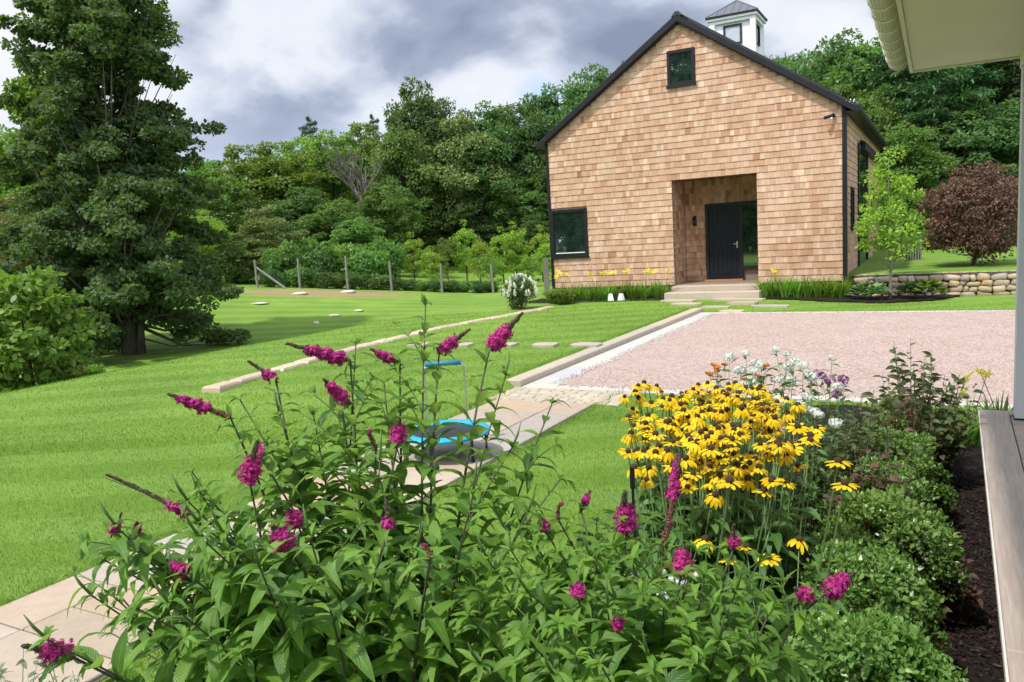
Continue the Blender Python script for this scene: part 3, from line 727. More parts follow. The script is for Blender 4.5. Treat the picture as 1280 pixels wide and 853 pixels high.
# ------------------------------------------------------------------ vegetation: materials
def bark_build(c1, c2, sc=8):
    def b(t, o):
        p = objco(t); mp = t.nodes.new('ShaderNodeMapping'); mp.inputs['Scale'].default_value = (1, 1, .25); t.links.new(p, mp.inputs[0])
        n = noise_(t, mp.outputs[0], sc, 5, .7); return principled(t, ramp_(t, n, [(.3, c1), (.7, c2)]), .85, .2, 0, bump(t, n, .6, .02))
    return b
m_bark = material('bark', bark_build((.05, .04, .03), (.13, .105, .08)))
m_bark_pale = material('pale bark', bark_build((.14, .13, .11), (.28, .26, .23)))
m_dead = material('dead wood', bark_build((.10, .085, .07), (.19, .17, .145)))
LM = {
 'dark': leaf_mat('dark tree leaf', (.055, .115, .034), (.14, .235, .075), .5, .45),
 'mid': leaf_mat('mid green tree leaf', (.08, .16, .035), (.185, .305, .075), .5, .45),
 'light': leaf_mat('light green tree leaf', (.10, .19, .026), (.23, .36, .065), .45, .45),
 'lime': leaf_mat('lime green leaf', (.15, .26, .025), (.33, .45, .07), .45),
 'olive': leaf_mat('olive leaf', (.10, .135, .035), (.21, .25, .08), .38),
 'pine': leaf_mat('pine needle', (.035, .08, .032), (.09, .165, .055), .28),
 'red': leaf_mat('dark red leaf', (.088, .043, .034), (.19, .10, .077), .35),
 'big': leaf_mat('big maple leaf', (.038, .095, .018), (.135, .235, .05), .42, .6, .15, back=(.11, .17, .07), objvar=.05),
 'box': leaf_mat('boxwood leaf', (.045, .11, .024), (.19, .33, .075), .35, rough=.32, spec=.5, objvar=.08, hue=.008),
 'burgundy': leaf_mat('burgundy leaf', (.03, .016, .014), (.11, .05, .04), .25),
 'grassleaf': leaf_mat('strap leaf', (.09, .19, .02), (.22, .37, .06), .42),
 'sage': leaf_mat('grey green sage leaf', (.10, .14, .08), (.24, .30, .20), .25),
 'perennial': leaf_mat('perennial leaf', (.03, .085, .018), (.10, .20, .045), .3),
 'hosta': leaf_mat('hosta leaf', (.10, .20, .07), (.26, .38, .2), .3),
}
def petal_mat(name, a, b, tr=.35): return leaf_mat(name, a, b, tr, .6, .2, objvar=.06, hue=.004, tint=(1., 1., 1.))
m_yellow = petal_mat('yellow petal', (.80, .50, .006), (.95, .72, .03))
m_cone = plain('brown flower cone', (.045, .02, .008), .8, scale=60, bmp=.8, bd=.004)
m_magenta = petal_mat('magenta petal', (.24, .008, .11), (.66, .06, .34))
m_faded = petal_mat('faded floret', (.10, .04, .035), (.26, .12, .09), .2)
m_bud = petal_mat('green purple bud', (.06, .075, .04), (.16, .10, .085), .2)
m_whitep = petal_mat('white petal', (.62, .66, .58), (.86, .88, .84))
m_orange = petal_mat('orange petal', (.55, .16, .02), (.75, .30, .05))
m_lilac = petal_mat('lilac petal', (.30, .12, .30), (.50, .26, .45))
m_cream = petal_mat('cream hydrangea petal', (.68, .72, .55), (.9, .91, .82))
m_stem = plain('dark plant stem', (.045, .055, .025), .6, var=.3, bmp=.05)
m_stem_g = plain('green plant stem', (.09, .16, .045), .6, var=.3, bmp=.05)
m_straw = plain('pale dry stem', (.32, .30, .2), .7, var=.2)

def rdir(n, up=0.):
    v = rng.normal(size=(n, 3)); v[:, 2] += up; return unit(v)
def clump_leaves(cen, rad, per, leaf, flat=.7, up=.6, out=.9, rnd_=.7, droop=.0, center=None):
    """leaf rows for clumps cen (k,3) of radius rad (k,)"""
    k = len(cen); idx = np.repeat(np.arange(k), per); d = rdir(len(idx), .25)
    rr = rad[idx] * (.45 + .6 * rng.random(len(idx)) ** .6)
    P = cen[idx] + d * rr[:, None] * np.array([1, 1, flat])
    o = unit(P - (np.array([0, 0, 0]) if center is None else center)); 
    Nn = unit(d * out + np.array([0, 0, up]) + rng.normal(size=(len(idx), 3)) * rnd_ + o * .35)
    T = unit(rng.normal(size=(len(idx), 3)) + d * .8 - np.array([0, 0, droop]))
    s = leaf * (.6 + .8 * rng.random(len(idx)))
    tone = np.clip(.35 + .3 * rng.random(k)[idx] + .45 * (rng.random(len(idx)) - .5), 0, 1)
    return P, T, Nn, s, tone
def ellipsoid_points(n, cx, rx, rz, fill=.35, power=1.):
    """points towards the surface of an egg; returns (n,3)"""
    d = rdir(n); r = (fill + (1 - fill) * rng.random(n) ** .45)
    return np.array(cx) + d * r[:, None] * np.array([rx, rx, rz])
def limbs(mb, base, top, cen, r0, n=14, depth=1):
    """trunk and limbs that run out to some clump centres"""
    base = np.array(base, float); top = np.array(top, float)
    tr = [base + (top - base) * t + np.array([math.sin(t * 5) * .02, math.cos(t * 4) * .02, 0]) * np.linalg.norm(top - base) * .5 for t in np.linspace(0, 1, 7)]
    mb.tube(tr, [r0 * (1.35 if i == 0 else 1) * (1 - .85 * i / 6) for i in range(7)], 8)
    for c in cen[rng.permutation(len(cen))[:n]]:
        h = np.clip((c[2] - base[2]) / max(top[2] - base[2], .01) * .75 - .08, .12, .92); p = base + (top - base) * h
        m = (p + c) / 2 + np.array([.05, -.04, -.12]) * np.linalg.norm(c - p); r = r0 * (1 - .8 * h) * .34
        mb.tube([p, (p + m) / 2, m, c], [r, r * .8, r * .55, r * .15], 5)
def proto_deciduous(mat, seed, n_cl=90, per=120, leaf=.28, prof='round', name='tree', bark=None, rad=3.2, h=12., low=.22):
    """a tree 12 m tall, crown radius rad"""
    global rng
    rng = np.random.default_rng(seed)
    cz = h * (1 + low) / 2; rz = h * (1 - low) / 2 * .97
    n_cl = int(n_cl * 1.25); leaf = leaf * .82; per = int(per * 1.1)
    cen = ellipsoid_points(n_cl, (0, 0, cz), rad * .88, rz * .93, .3)
    # uneven outline: a few lobes pushed out, a few bites taken
    az = np.arctan2(cen[:, 1], cen[:, 0]); k = 1 + .16 * np.sin(az * 3 + seed) + .12 * np.sin(cen[:, 2] * 1.1 + az * 2 + seed * 2)
    cen[:, :2] *= k[:, None]
    if prof == 'egg': cen[:, :2] *= (1.15 - .5 * np.clip((cen[:, 2] - cz) / rz, -1, 1))[:, None] * .9
    cr = rng.uniform(.3, 1.05, n_cl) * rad / 3.4; cen += rng.normal(size=cen.shape) * rad * .07
    P, T, Nn, s, tone = clump_leaves(cen, cr, per, leaf, .7, .7, .8, .75, .2, np.array([0, 0, cz]))
    cd = leaves_data('crown', P, T, Nn, s, s * .62, [mat], tone, shape=4)
    mb = MB(); limbs(mb, (0, 0, -.4), (0, 0, h * .86), cen, h * .018, 20)
    return cd, mb.data('trunk', [bark or m_bark], True)
def proto_pine(seed, h=14., mat='pine', rad=3.4, dens=1.0):
    global rng
    rng = np.random.default_rng(seed); Ps = []; Ts = []; Ns = []; Ss = []; tn = []
    mb = MB(); mb.tube([(0, 0, -.4), (0.05, 0, h * .5), (0, .05, h)], [.2, .12, .02], 7)
    z = h * .12
    while z < h * .98:
        f = 1 - z / h; L0 = rad * (f ** .7) * rng.uniform(.8, 1.1) + .25
        for k in range(rng.integers(4, 7)):
            a = rng.uniform(0, 2 * math.pi); L = L0 * rng.uniform(.65, 1.15); rise = .15 + .35 * (z / h)
            d = np.array([math.cos(a), math.sin(a), 0]); side = np.array([-d[1], d[0], 0])
            tip = np.array([0, 0, z]) + d * L + np.array([0, 0, L * rise * .4]); mid = np.array([0, 0, z]) + d * L * .5 + np.array([0, 0, L * rise * .35])
            mb.tube([(0, 0, z), mid, tip], [.045 * f + .012, .03 * f + .01, .006], 4)
            n = int(85 * L * dens); t = rng.uniform(.18, 1.03, n) ** .8
            wdt = (.32 * L) * (1.05 - np.abs(t - .55)) * 1.0
            p = np.array([0, 0, z]) + np.outer(t, d * L) + np.outer(rise * L * (t * .75 - .35 * t * t), [0, 0, 1]) + np.outer(rng.uniform(-1, 1, n) * wdt, side)
            p[:, 2] += rng.normal(size=n) * .07 - .12 * np.abs(rng.normal(size=n)) * .5
            Ps.append(p); Ts.append(unit(d * .8 + rng.normal(size=(n, 3)) * .6)); Ns.append(unit(np.array([0, 0, 1.3]) + rng.normal(size=(n, 3)) * .5)); Ss.append(.30 * (.6 + .7 * rng.random(n)))
            tn.append(np.clip(rng.uniform(.1, .8) + rng.normal(size=n) * .18, 0, 1))
        z += rng.uniform(.35, .6) * h / 14
    P = np.concatenate(Ps); s = np.concatenate(Ss)
    cd = leaves_data('crown', P, np.concatenate(Ts), np.concatenate(Ns), s, s * .3, [LM[mat]], np.concatenate(tn), shape=4)
    return cd, mb.data('trunk', [m_bark], True)
def proto_shrub(mat, seed, n_cl=34, per=150, leaf=.07, rx=.6, rz=.55, bark=None):
    """round shrub about 1.1 m tall standing on z = 0"""
    global rng
    rng = np.random.default_rng(seed)
    cen = ellipsoid_points(n_cl, (0, 0, rz), rx * .8, rz * .82, .4); cen[:, 2] = np.maximum(cen[:, 2], .08)
    cr = rng.uniform(.16, .30, n_cl) * rx / .6
    P, T, Nn, s, tone = clump_leaves(cen, cr, per, leaf, .8, .6, .9, .6, 0, np.array([0, 0, rz * .7]))
    P[:, 2] = np.maximum(P[:, 2], .01)
    cd = leaves_data('foliage', P, T, Nn, s, s * .6, [mat], tone, shape=4)
    mb = MB()
    for c in cen[:9]: mb.tube([(c[0] * .1, c[1] * .1, -.05), c * np.array([.5, .5, .5]), c], [.02, .013, .004], 4)
    return cd, mb.data('stems', [bark or m_bark], True)
def place(proto, kind, label, cat, loc, rz=0, scale=1, group=None, names=('crown', 'trunk')):
    t = thing(kind, label, cat, loc, rz, group, None, scale)
    link(names[0], proto[0], t); link(names[1], proto[1], t); return t

# ------------------------------------------------------------------ forest
PD = {('dark', 0): proto_deciduous(LM['dark'], 11, 105, 130), ('dark', 1): proto_deciduous(LM['dark'], 12, 90, 150, prof='egg'), ('mid', 0): proto_deciduous(LM['mid'], 13, 100, 130),
      ('mid', 1): proto_deciduous(LM['mid'], 14, 85, 150, prof='egg'), ('light', 0): proto_deciduous(LM['light'], 15, 90, 140), ('olive', 0): proto_deciduous(LM['olive'], 16, 80, 130, prof='egg'),
      ('lime', 0): proto_deciduous(LM['lime'], 17, 80, 130, leaf=.2), ('pine', 0): proto_pine(18), ('pine', 1): proto_pine(19, rad=3.9)}
WORDS = {'dark': 'dark green', 'mid': 'mid green', 'light': 'fresh light green', 'olive': 'dull olive', 'lime': 'bright yellow green', 'pine': 'dark needled'}
rnd2 = random.Random(5)
def forest_tree(x, ytop, d, r, kind, label, low=0, group='woodland trees beyond the lawn'):
    p = at_depth(x, ytop, d); zg = gz(p[0], p[1]) - .2; h = max(p[2] - zg, 2.)
    v = rnd2.choice([k for k in PD if k[0] == kind]); base = 14. if kind == 'pine' else 12.
    rr = r / (3.6 if kind == 'pine' else 3.3)
    nm = 'pine_tree' if kind == 'pine' else 'broadleaf_tree'
    return place(PD[v], nm, label, 'tree', (p[0], p[1], zg), rnd2.uniform(0, 6.28), (rr, rr, h / base * 1.0), group)
FT = [
 (10, 155, 44, 2.8, 'light', 'fresh green tree at the far left edge behind the big dark maple'),
 (-45, 150, 46, 4.0, 'mid', 'mid green tree just at the left border of the photo'),
 (48, 185, 48, 3.0, 'mid', 'mid green tree showing between the left edge and the big maple'),
 (18, 235, 36, 2.6, 'olive', 'dull olive tree low at the left edge behind the bright shrub'),
 (92, 190, 50, 4., 'dark', 'dark tree hidden behind the left half of the big maple'),
 (150, 210, 54, 4., 'dark', 'dark tree seen through the trunk gap of the big maple'),
 (225, 195, 62, 4.2, 'mid', 'mid green tree peeping out right behind the big maple'),
 (240, 258, 46, 1.9, 'lime', 'small yellow green tree right of the big maple low crown'),
 (272, 215, 58, 3.0, 'mid', 'mid green tree right of the big maple beside the yellow green one'),
 (302, 180, 63, 4.0, 'light', 'rounded light green tree first clear of the big maple on its right'),
 (345, 176, 64, 4.0, 'light', 'light green rounded tree left of the tall pine tip'),
 (328, 254, 50, 2.0, 'olive', 'small olive tree behind the left end fence post'),
 (284, 290, 48, 2.2, 'olive', 'low olive bushy tree at the foot of the woods left of the fence end'),
 (322, 300, 49, 2.0, 'olive', 'low olive bushy tree directly above the slanted fence brace'),
 (385, 142, 84, 3.4, 'pine', 'distant pine tip standing above the woods left of centre'),
 (380, 170, 70, 3.8, 'light', 'light green tree under the distant pine tip'),
 (372, 235, 58, 3.2, 'dark', 'dark shaded tree behind the olive bushes by the fence end'),
 (412, 160, 68, 3.8, 'light', 'light yellowish tree left of the bare grey tree'),
 (447, 152, 72, 3.6, 'light', 'light green tree just behind the bare grey tree'),
 (464, 139, 86, 3.0, 'pine', 'small distant pine right above the bare grey tree'),
 (415, 245, 56, 2.6, 'mid', 'vine covered green tree left of the bare tree trunk'),
 (440, 268, 54, 2.4, 'mid', 'low vine covered tree in front of the bare tree trunk'),
 (478, 225, 60, 2.8, 'mid', 'mid green tree right of the bare tree trunk'),
 (512, 100, 70, 3.6, 'dark', 'tallest dark rounded tree of the woods left of the barn'),
 (545, 112, 71, 3.4, 'dark', 'tall dark tree shoulder to shoulder with the tallest one, on its right'),
 (495, 150, 66, 3.2, 'mid', 'mid green tree in front of the tallest dark one on its left'),
 (572, 138, 68, 3.8, 'olive', 'dull grey green tree right of the two tallest dark trees'),
 (607, 130, 70, 4.0, 'dark', 'dark tree of the woods halfway between the tallest tree and the barn'),
 (640, 120, 72, 4.0, 'dark', 'dark tree on the rising skyline third left of the barn roof'),
 (672, 112, 74, 4.2, 'dark', 'dark tree on the rising skyline second left of the barn roof'),
 (706, 96, 74, 4.2, 'dark', 'dark tree on the rising skyline over the barn left eave'),
 (742, 84, 76, 4.4, 'dark', 'dark tree rising over the lower half of the left roof slope'),
 (776, 74, 78, 4.0, 'mid', 'highest tree top showing beside the left roof slope'),
 (800, 84, 74, 4.0, 'dark', 'dark tree mostly hidden behind the left roof slope'),
 (548, 200, 70, 3.2, 'dark', 'dark mid height tree below the tallest pair'),
 (585, 215, 70, 3.2, 'dark', 'dark mid height tree above the middle of the orchard'),
 (620, 205, 70, 3.4, 'mid', 'green mid height tree above the right half of the orchard'),
 (655, 215, 69, 3.2, 'mid', 'green mid height tree next left of the barn wall'),
 (690, 190, 69, 3.6, 'dark', 'dark tree touching the barn left corner from behind'),
 (522, 250, 68, 2.8, 'dark', 'low dark tree behind the left part of the orchard'),
 (600, 262, 68, 2.6, 'dark', 'low dark tree behind the middle of the orchard'),
 (667, 262, 67, 2.6, 'dark', 'low dark tree behind the right part of the orchard'),
 (962, 58, 52, 3.0, 'mid', 'green tree just right of the cupola'),
 (990, 56, 50, 3.2, 'dark', 'dark tree second right of the cupola'),
 (1022, 50, 47, 3.4, 'dark', 'dark tree third right of the cupola above the right roof slope'),
 (1056, 42, 45, 3.4, 'dark', 'tall dark tree left of the porch gutter'),
 (1090, 30, 44, 3.4, 'mid', 'tall green tree just behind the porch gutter end'),
 (1040, 95, 42, 2.6, 'mid', 'green tree low over the right roof slope of the barn'),
 (1085, 105, 38, 2.4, 'mid', 'mid green tree over the barn right eave'),
 (1130, -10, 40, 3.6, 'pine', 'dark pine under the left end of the cream soffit'),
 (1180, -20, 38, 3.8, 'pine', 'dark pine under the middle of the cream soffit'),
 (1232, -30, 40, 3.8, 'pine', 'dark pine under the right end of the cream soffit'),
 (1290, -20, 38, 3.8, 'pine', 'dark pine behind the white porch post'),
 (1125, 150, 34, 2.2, 'mid', 'mid green tree behind the slim lime tree'),
 (1165, 130, 36, 2.4, 'pine', 'lower dark pine above the dark red maple left side'),
 (1215, 120, 36, 2.6, 'dark', 'dark tree directly above the dark red maple'),
 (1265, 120, 36, 2.6, 'dark', 'dark tree above the dark red maple, next to the porch post'),
 (1100, 215, 36, 2.0, 'dark', 'low dark tree beside the barn right wall behind the lime tree'),
 (1150, 235, 34, 1.8, 'mid', 'low green tree left of the dark red maple'),
 (1175, 262, 33, 1.4, 'dark', 'low dark bush behind the dark red maple crown'),
 (1262, 232, 31, 1.4, 'mid', 'low green tree between the dark red maple and the porch post'),
]
for a in FT: forest_tree(*a)
k = 0
for x in range(-60, 820, 62):      # deeper rows that close the woods, seen only in gaps
    yt = np.interp(x, [-60, 280, 420, 520, 640, 740, 800], [150, 195, 185, 150, 140, 105, 95])
    t = forest_tree(x, yt + 12, 92, 5.2, rnd2.choice(['dark', 'dark', 'mid']), 'shaded tree deep in the woods seen only through gaps in the front row', group='deep woodland trees seen through gaps')
for x in range(960, 1330, 60):
    forest_tree(x, np.interp(x, [960, 1330], [85, 40]), 60, 4.5, 'dark', 'shaded tree deep in the woods right of the barn seen only through gaps', group='deep woodland trees right of the barn')
# unseen trees added behind the camera to darken the barn window reflections
for i, (x, y) in enumerate([(-52, -18), (-44, -22), (-36, -20), (-28, -23), (-21, -20), (-14, -23), (-7, -21), (0, -24), (7, -22)]):
    place(PD[('dark', i % 2)], 'broadleaf_tree', 'added unseen tree behind the camera that darkens the barn window reflections', 'tree', (x, y, -2.2), i, (1.9, 1.9, 1.75), 'trees added for the barn window reflections')


SH_mid = proto_shrub(LM['mid'], 31, 34, 110, .10)
for i in range(10):  # unseen shrubs added to fill the window reflections below the tree crowns
    place(SH_mid, 'reflection_shrub', 'added unseen shrub behind the camera that darkens the lower barn window reflection', 'shrub', (-52 + i * 6.4, -16.5, -2.2), i * 1.7, (6.5, 4, 6.2), 'shrubs added for the barn window reflections', ('foliage', 'stems'))
SH_dark = proto_shrub(LM['dark'], 32, 34, 110, .10); SH_light = proto_shrub(LM['light'], 33, 30, 110, .09); SH_perv = proto_shrub(LM['perennial'], 34, 34, 130, .07)
for x, y, d, s, kd, lab in [
 (352, 300, 47, 2.2, 'm', 'green undergrowth bush right behind the fence left end'), (378, 296, 50, 2.8, 'm', 'tall undergrowth bush behind the second fence post'),
 (402, 305, 49, 2.2, 'd', 'dark undergrowth bush between second and third fence posts'), (428, 300, 50, 2.6, 'l', 'light undergrowth bush behind the third fence post'),
 (455, 305, 49, 2.4, 'm', 'green undergrowth bush left of the orchard saplings'), (478, 295, 51, 2.6, 'm', 'green undergrowth bush at the orchard left end'),
 (300, 325, 47, 1.8, 'm', 'rounded green bush left of the braced fence post'), (275, 322, 46, 1.8, 'm', 'rounded green bush between the big maple and the fence end'), (262, 340, 40, 1.6, 'l', 'small light bush poking out at the right of the big maple skirt'),
 (500, 296, 68, 2.6, 'd', 'dark bush at the wood edge behind the orchard left end'), (560, 292, 69, 2.8, 'd', 'dark bush at the wood edge behind the orchard middle'), (630, 286, 69, 2.8, 'd', 'dark bush at the wood edge behind the orchard right part'), (680, 282, 68, 2.6, 'd', 'dark bush at the wood edge just left of the barn'),
 (1160, 285, 31, 1.6, 'm', 'green bush left under the dark red maple'), (1125, 290, 33, 1.7, 'd', 'dark bush behind the lime tree trunk'), (1250, 300, 30, 1.5, 'd', 'dark bush right under the dark red maple'), (1205, 290, 32, 1.6, 'd', 'dark bush straight behind the dark red maple trunk')]:
    p = at_depth(x, y, d); z = gz(p[0], p[1]); h = max(p[2] - z, .8)
    place({'m': SH_mid, 'd': SH_dark, 'l': SH_light}[kd], 'wild_shrub', lab, 'shrub', (p[0], p[1], z - .05), random.uniform(0, 6), (s * .85, s * .85, h / 1.15), 'wild shrubs at the wood edge', ('foliage', 'stems'))
# clipped shrubs in line under the fence
for i, x in enumerate(np.linspace(338, 612, 17)):
    p = at_depth(x, 350, 44.8 + random.uniform(-.2, .3)); z = gz(p[0], p[1]); s = random.uniform(.85, 1.15) * (1 if i < 9 else .85)
    lab = ['leftmost', 'second', 'third', 'fourth', 'fifth', 'sixth', 'seventh', 'eighth', 'ninth', 'tenth', 'eleventh', 'twelfth', 'thirteenth', 'fourteenth', 'fifteenth', 'sixteenth', 'rightmost'][i] + ' rounded shrub in the line along the orchard fence'
    place([SH_perv, SH_dark, SH_mid][(i * 7) % 3], 'fence_shrub', lab, 'shrub', (p[0], p[1], z - .05), random.uniform(0, 6), (s * 1.05, s * .95, s * (1.0 if i < 8 else .78)), 'shrubs lined up along the fence', ('foliage', 'stems'))
SAP = proto_deciduous(LM['lime'], 41, 40, 60, .13, 'egg', rad=1.1, h=3.4, low=.12); SAP2 = proto_deciduous(LM['light'], 42, 36, 60, .12, 'egg', rad=1.0, h=3.2, low=.12)
for i, (x, yt, d, lab) in enumerate([(490, 300, 52, 'first young fruit tree at the orchard left end'), (515, 296, 54, 'young fruit tree above the fourth fence post'), (538, 312, 50, 'low young fruit tree left of the fifth fence post'),
  (556, 292, 55, 'young fruit tree above the fifth fence post'), (580, 282, 56, 'tall young fruit tree in the orchard middle'), (598, 300, 52, 'young fruit tree standing left of the sixth fence post'),
  (612, 316, 48, 'small pale young tree right at the sixth fence post'), (626, 290, 54, 'young fruit tree right of the sixth fence post'), (643, 284, 55, 'light green young fruit tree right of the orchard middle'),
  (662, 318, 48, 'low leafy young fruit tree above the white hydrangea'), (676, 288, 53, 'bright young fruit tree beside the barn corner'), (688, 300, 50, 'young fruit tree half hidden by the barn corner'), (470, 308, 53, 'young fruit tree left of the fourth fence post'), (450, 318, 52, 'small young tree right of the third fence post')]):
    p = at_depth(x, yt, d); z = gz(p[0], p[1]); h = max(p[2] - z, 1.6) * 1.08; s = random.uniform(.8, 1.1)
    place(SAP if i % 3 else SAP2, 'fruit_sapling', lab, 'young tree', (p[0], p[1], z - .05), random.uniform(0, 6), (s, s, h / 3.3), 'young orchard trees')

# bare grey tree
mb = MB(); rr = random.Random(3)
def branch(p, d, L, r, depth):
    q = p + d * L * .5 + np.array([rr.uniform(-1, 1), rr.uniform(-1, 1), .3]) * L * .06; e = p + d * L
    mb.tube([p, q, e], [r, r * .8, r * .55], 5)
    if depth == 0: return
    for k in range(rr.choice([3, 4])):
        nd = unit(d + np.array([rr.uniform(-1, 1), rr.uniform(-1, 1), rr.uniform(-.15, .6)]) * .75); s_ = p + (e - p) * rr.uniform(.55, 1)
        branch(s_, nd, L * rr.uniform(.5, .75), r * .5, depth - 1)
p = at_depth(458, 300, 60); z = gz(p[0], p[1])
branch(np.array([0., 0, -.3]), np.array([0, 0, 1.]), 6.0, .26, 0)
for k in range(7): branch(np.array([0., 0, 4.2 + .28 * k]), unit(np.array([rr.uniform(-1, .8), rr.uniform(-1, 1), 1.1])), rr.uniform(2.0, 2.8), .11, 3)
thing('bare_tree', 'leafless grey tree with many bare limbs in the green woods', 'tree', (p[0], p[1], z), 0, None, mb.data('bare_tree', [m_dead]))

# ------------------------------------------------------------------ big maple at left
def big_maple():
    global rng
    rng = np.random.default_rng(77)
    base = at_depth(160, 430, 28.5); zg = gz(base[0], base[1]); t = thing('maple_tree', 'huge dark green maple with drooping skirt filling the upper left of the view', 'tree', (base[0], base[1], zg))
    # silhouette in metres: half widths left/right of the trunk at heights
    k = 28.5 / FPX
    rows = [(-30, 134, 192), (0, 128, 215), (30, 124, 234), (70, 120, 248), (110, 112, 258), (160, 92, 272), (210, 70, 275), (260, 46, 272), (310, 44, 280), (350, 52, 288), (385, 74, 284), (412, 96, 268), (428, 122, 235)]
    right = cam_to_world(1, 0); back = cam_to_world(0, 1); cen = []; cr = []
    def sil(y, ang):          # silhouette radius at a picture height, swung round the trunk
        xl, xr = np.interp(y, [r[0] for r in rows], [r[1] for r in rows]), np.interp(y, [r[0] for r in rows], [r[2] for r in rows])
        return (160 - xl) * k if math.cos(ang) < 0 else (xr - 160) * k
    tips = []
    for n_ in range(92):
        f_ = (n_ + rng.random()) / 92; y = -25 + 450 * f_; ang = n_ * 2.39996 + rng.normal() * .3
        L = (sil(y, ang) * abs(math.cos(ang)) ** 1 + 3.4 * np.interp(y, [-25, 80, 400], [.45, .8, 1.]) * abs(math.sin(ang))) * rng.uniform(.74, .98)
        hz_y = 339 - .0594 * 160; Zt = (hz_y - y) * k - zg; dr = L * rng.uniform(.05, .32) * (1 if y > 120 else -.3)
        d_ = right * math.cos(ang) + back * math.sin(ang); tip = d_ * L + np.array([0, 0, Zt - dr]); root = np.array([0, 0, Zt + L * .12]); tips.append(tip)
        m = int(4 + L * 2.3)
        for q in range(m):
            t_ = .22 + .78 * (q + rng.random()) / m; p_ = root * (1 - t_) + tip * t_ + np.array([0, 0, .10 * L * math.sin(math.pi * t_)])
            cen.append(p_ + np.clip(rng.normal(size=3), -1.6, 1.6) * np.array([.22, .22, .16]) * (1 + L * .12)); cr.append(rng.uniform(.28, .62) * (1.15 - .35 * t_))
    cen = np.array(cen); cr = np.array(cr); cen[:, 2] = np.maximum(cen[:, 2], .35)
    P, T, Nn, s, tone = clump_leaves(cen, cr, 190, .14, .5, .7, .6, .7, .3, np.array([0, 0, 6.]))
    link('crown', leaves_data('crown', P, T, Nn, s, s * .75, [LM['big']], tone, shape=6), t)
    mb = MB(); limbs(mb, (0, 0, -.3), (.1, .1, 13.0), np.array(tips) * .93 + np.array([0, 0, .3]), .26, 60)
    for dx in (-.9, .7): limbs(mb, (dx * .5, .1, -.3), (dx * 1.6, .4, 9.0), cen, .14, 12)
    link('trunk', mb.data('trunk', [m_bark], True), t)
big_maple()
def leafy_tree(name, label, px, ybase, ytop, half, d, mat, leaf, ncl, per, bark, low=.2, cr=(.3, .5), flat=.6, cat='tree', droop=.2, trunk_r=.02, seed=3, egg=.35, cmin=.3, tone_up=0):
    global rng
    rng = np.random.default_rng(seed)
    b = at_depth(px, ybase, d); zg = gz(b[0], b[1]); tp = at_depth(px, ytop, d); h = tp[2] - zg; r = half * d / FPX
    t = thing(name, label, cat, (b[0], b[1], zg))
    cz = h * (1 + low) / 2; rz = h * (1 - low) / 2
    cen = ellipsoid_points(ncl, (0, 0, cz), r * .86, rz * .95, cmin); cen[:, :2] *= (1 - egg * np.clip((cen[:, 2] - cz) / rz, -1, 1))[:, None]
    c_ = rng.uniform(*cr, ncl) * r
    P, T, Nn, s, tone = clump_leaves(cen, c_, per, leaf, flat, .7, .7, .6, droop, np.array([0, 0, cz]))
    link('crown', leaves_data('crown', P, T, Nn, s, s * .6, [mat], np.clip(tone + tone_up, 0, 1), shape=6), t)
    mb = MB(); limbs(mb, (0, 0, -.1), (0, 0, h * .9), cen, h * trunk_r, 30); link('trunk', mb.data('trunk', [bark], True), t)
    return t
leafy_tree('leaning_light_tree', 'light green airy tree crown at the upper left of the huge maple', 84, 430, 56, 27, 30, LM['light'], .17, 60, 130, m_bark, .60, (.25, .42), .6, 'tree', .1, .02, 25, .1, .2)
leafy_tree('young_lime_tree', 'slim young lime green tree in the mulch before the barn right corner', 1112, 376, 182, 40, 19.5, LM['lime'], .085, 56, 85, m_bark_pale, .16, (.22, .38), .7, 'tree', .1, .009, 21, .30, .15)
leafy_tree('red_maple', 'dark purple red round maple behind the stone wall', 1217, 334, 208, 68, 21.6, LM['red'], .07, 150, 170, m_bark, .05, (.18, .3), .6, 'tree', .3, .02, 22, .0, .3)
leafy_tree('bright_shrub', 'bright green large leaved shrub at the left edge in front of the big maple', 40, 478, 330, 78, 17, LM['light'], .17, 110, 60, m_bark, .03, (.12, .28), .3, 'shrub', .6, .012, 23, .25, .4, .0)
for x, y, s, lab in [(95, 468, .42, 'small pale flowering weed clump under the bright shrub at left'), (60, 476, .5, 'small green weed clump under the bright shrub at the left edge'), (118, 462, .35, 'yellowish weed tuft where the shaded strip ends at left')]:
    p = at_depth(x, y, 16.6); place(SH_light, 'weed_clump', lab, 'weeds', (p[0], p[1], gz(p[0], p[1])), 1, s, None, ('foliage', 'stems'))

# ------------------------------------------------------------------ orchard fence
m_fence = plain('grey fence wood', (.20, .185, .165), .85, scale=10, bmp=.4)
ords = ['leftmost', 'second', 'third', 'fourth', 'fifth', 'sixth']
for i, (x, y0, y1) in enumerate([(322, 325, 357), (375, 323, 360), (435, 320, 361.5), (490, 327, 364), (553, 330, 368), (617, 330, 368)]):
    p = at_depth(x, y1, 44); z = gz(p[0], p[1]); q = at_depth(x, y0, 44)
    mb = MB(); h = q[2] - z; lean = random.uniform(-.05, .05)
    mb.tube([(0, 0, -.3), (lean * .5, 0, h * .5), (lean, 0, h)], [.075, .07, .065], 8)
    t = thing('fence_post', f'{ords[i]} weathered wooden post of the orchard fence' + (' with a slanting brace' if i == 0 else ''), 'fence post', (p[0], p[1], z), 0, 'orchard fence posts')
    link('post', mb.data('post', [m_fence]), t)
    if i == 0:
        e = at_depth(357, 360, 43.6); e[2] = gz(e[0], e[1]); mb = MB(); o = np.array([p[0], p[1], z]); mb.tube([(0.05, 0, h * .72), (e - o)], [.06, .065], 7); link('brace', mb.data('brace', [m_fence]), t)
mb = MB(); mb.box(-.05, .05, -.05, .05, -.2, 1.75); mb.box(.12, .2, -.05, .05, -.2, 1.7); p = at_depth(369, 330, 49)
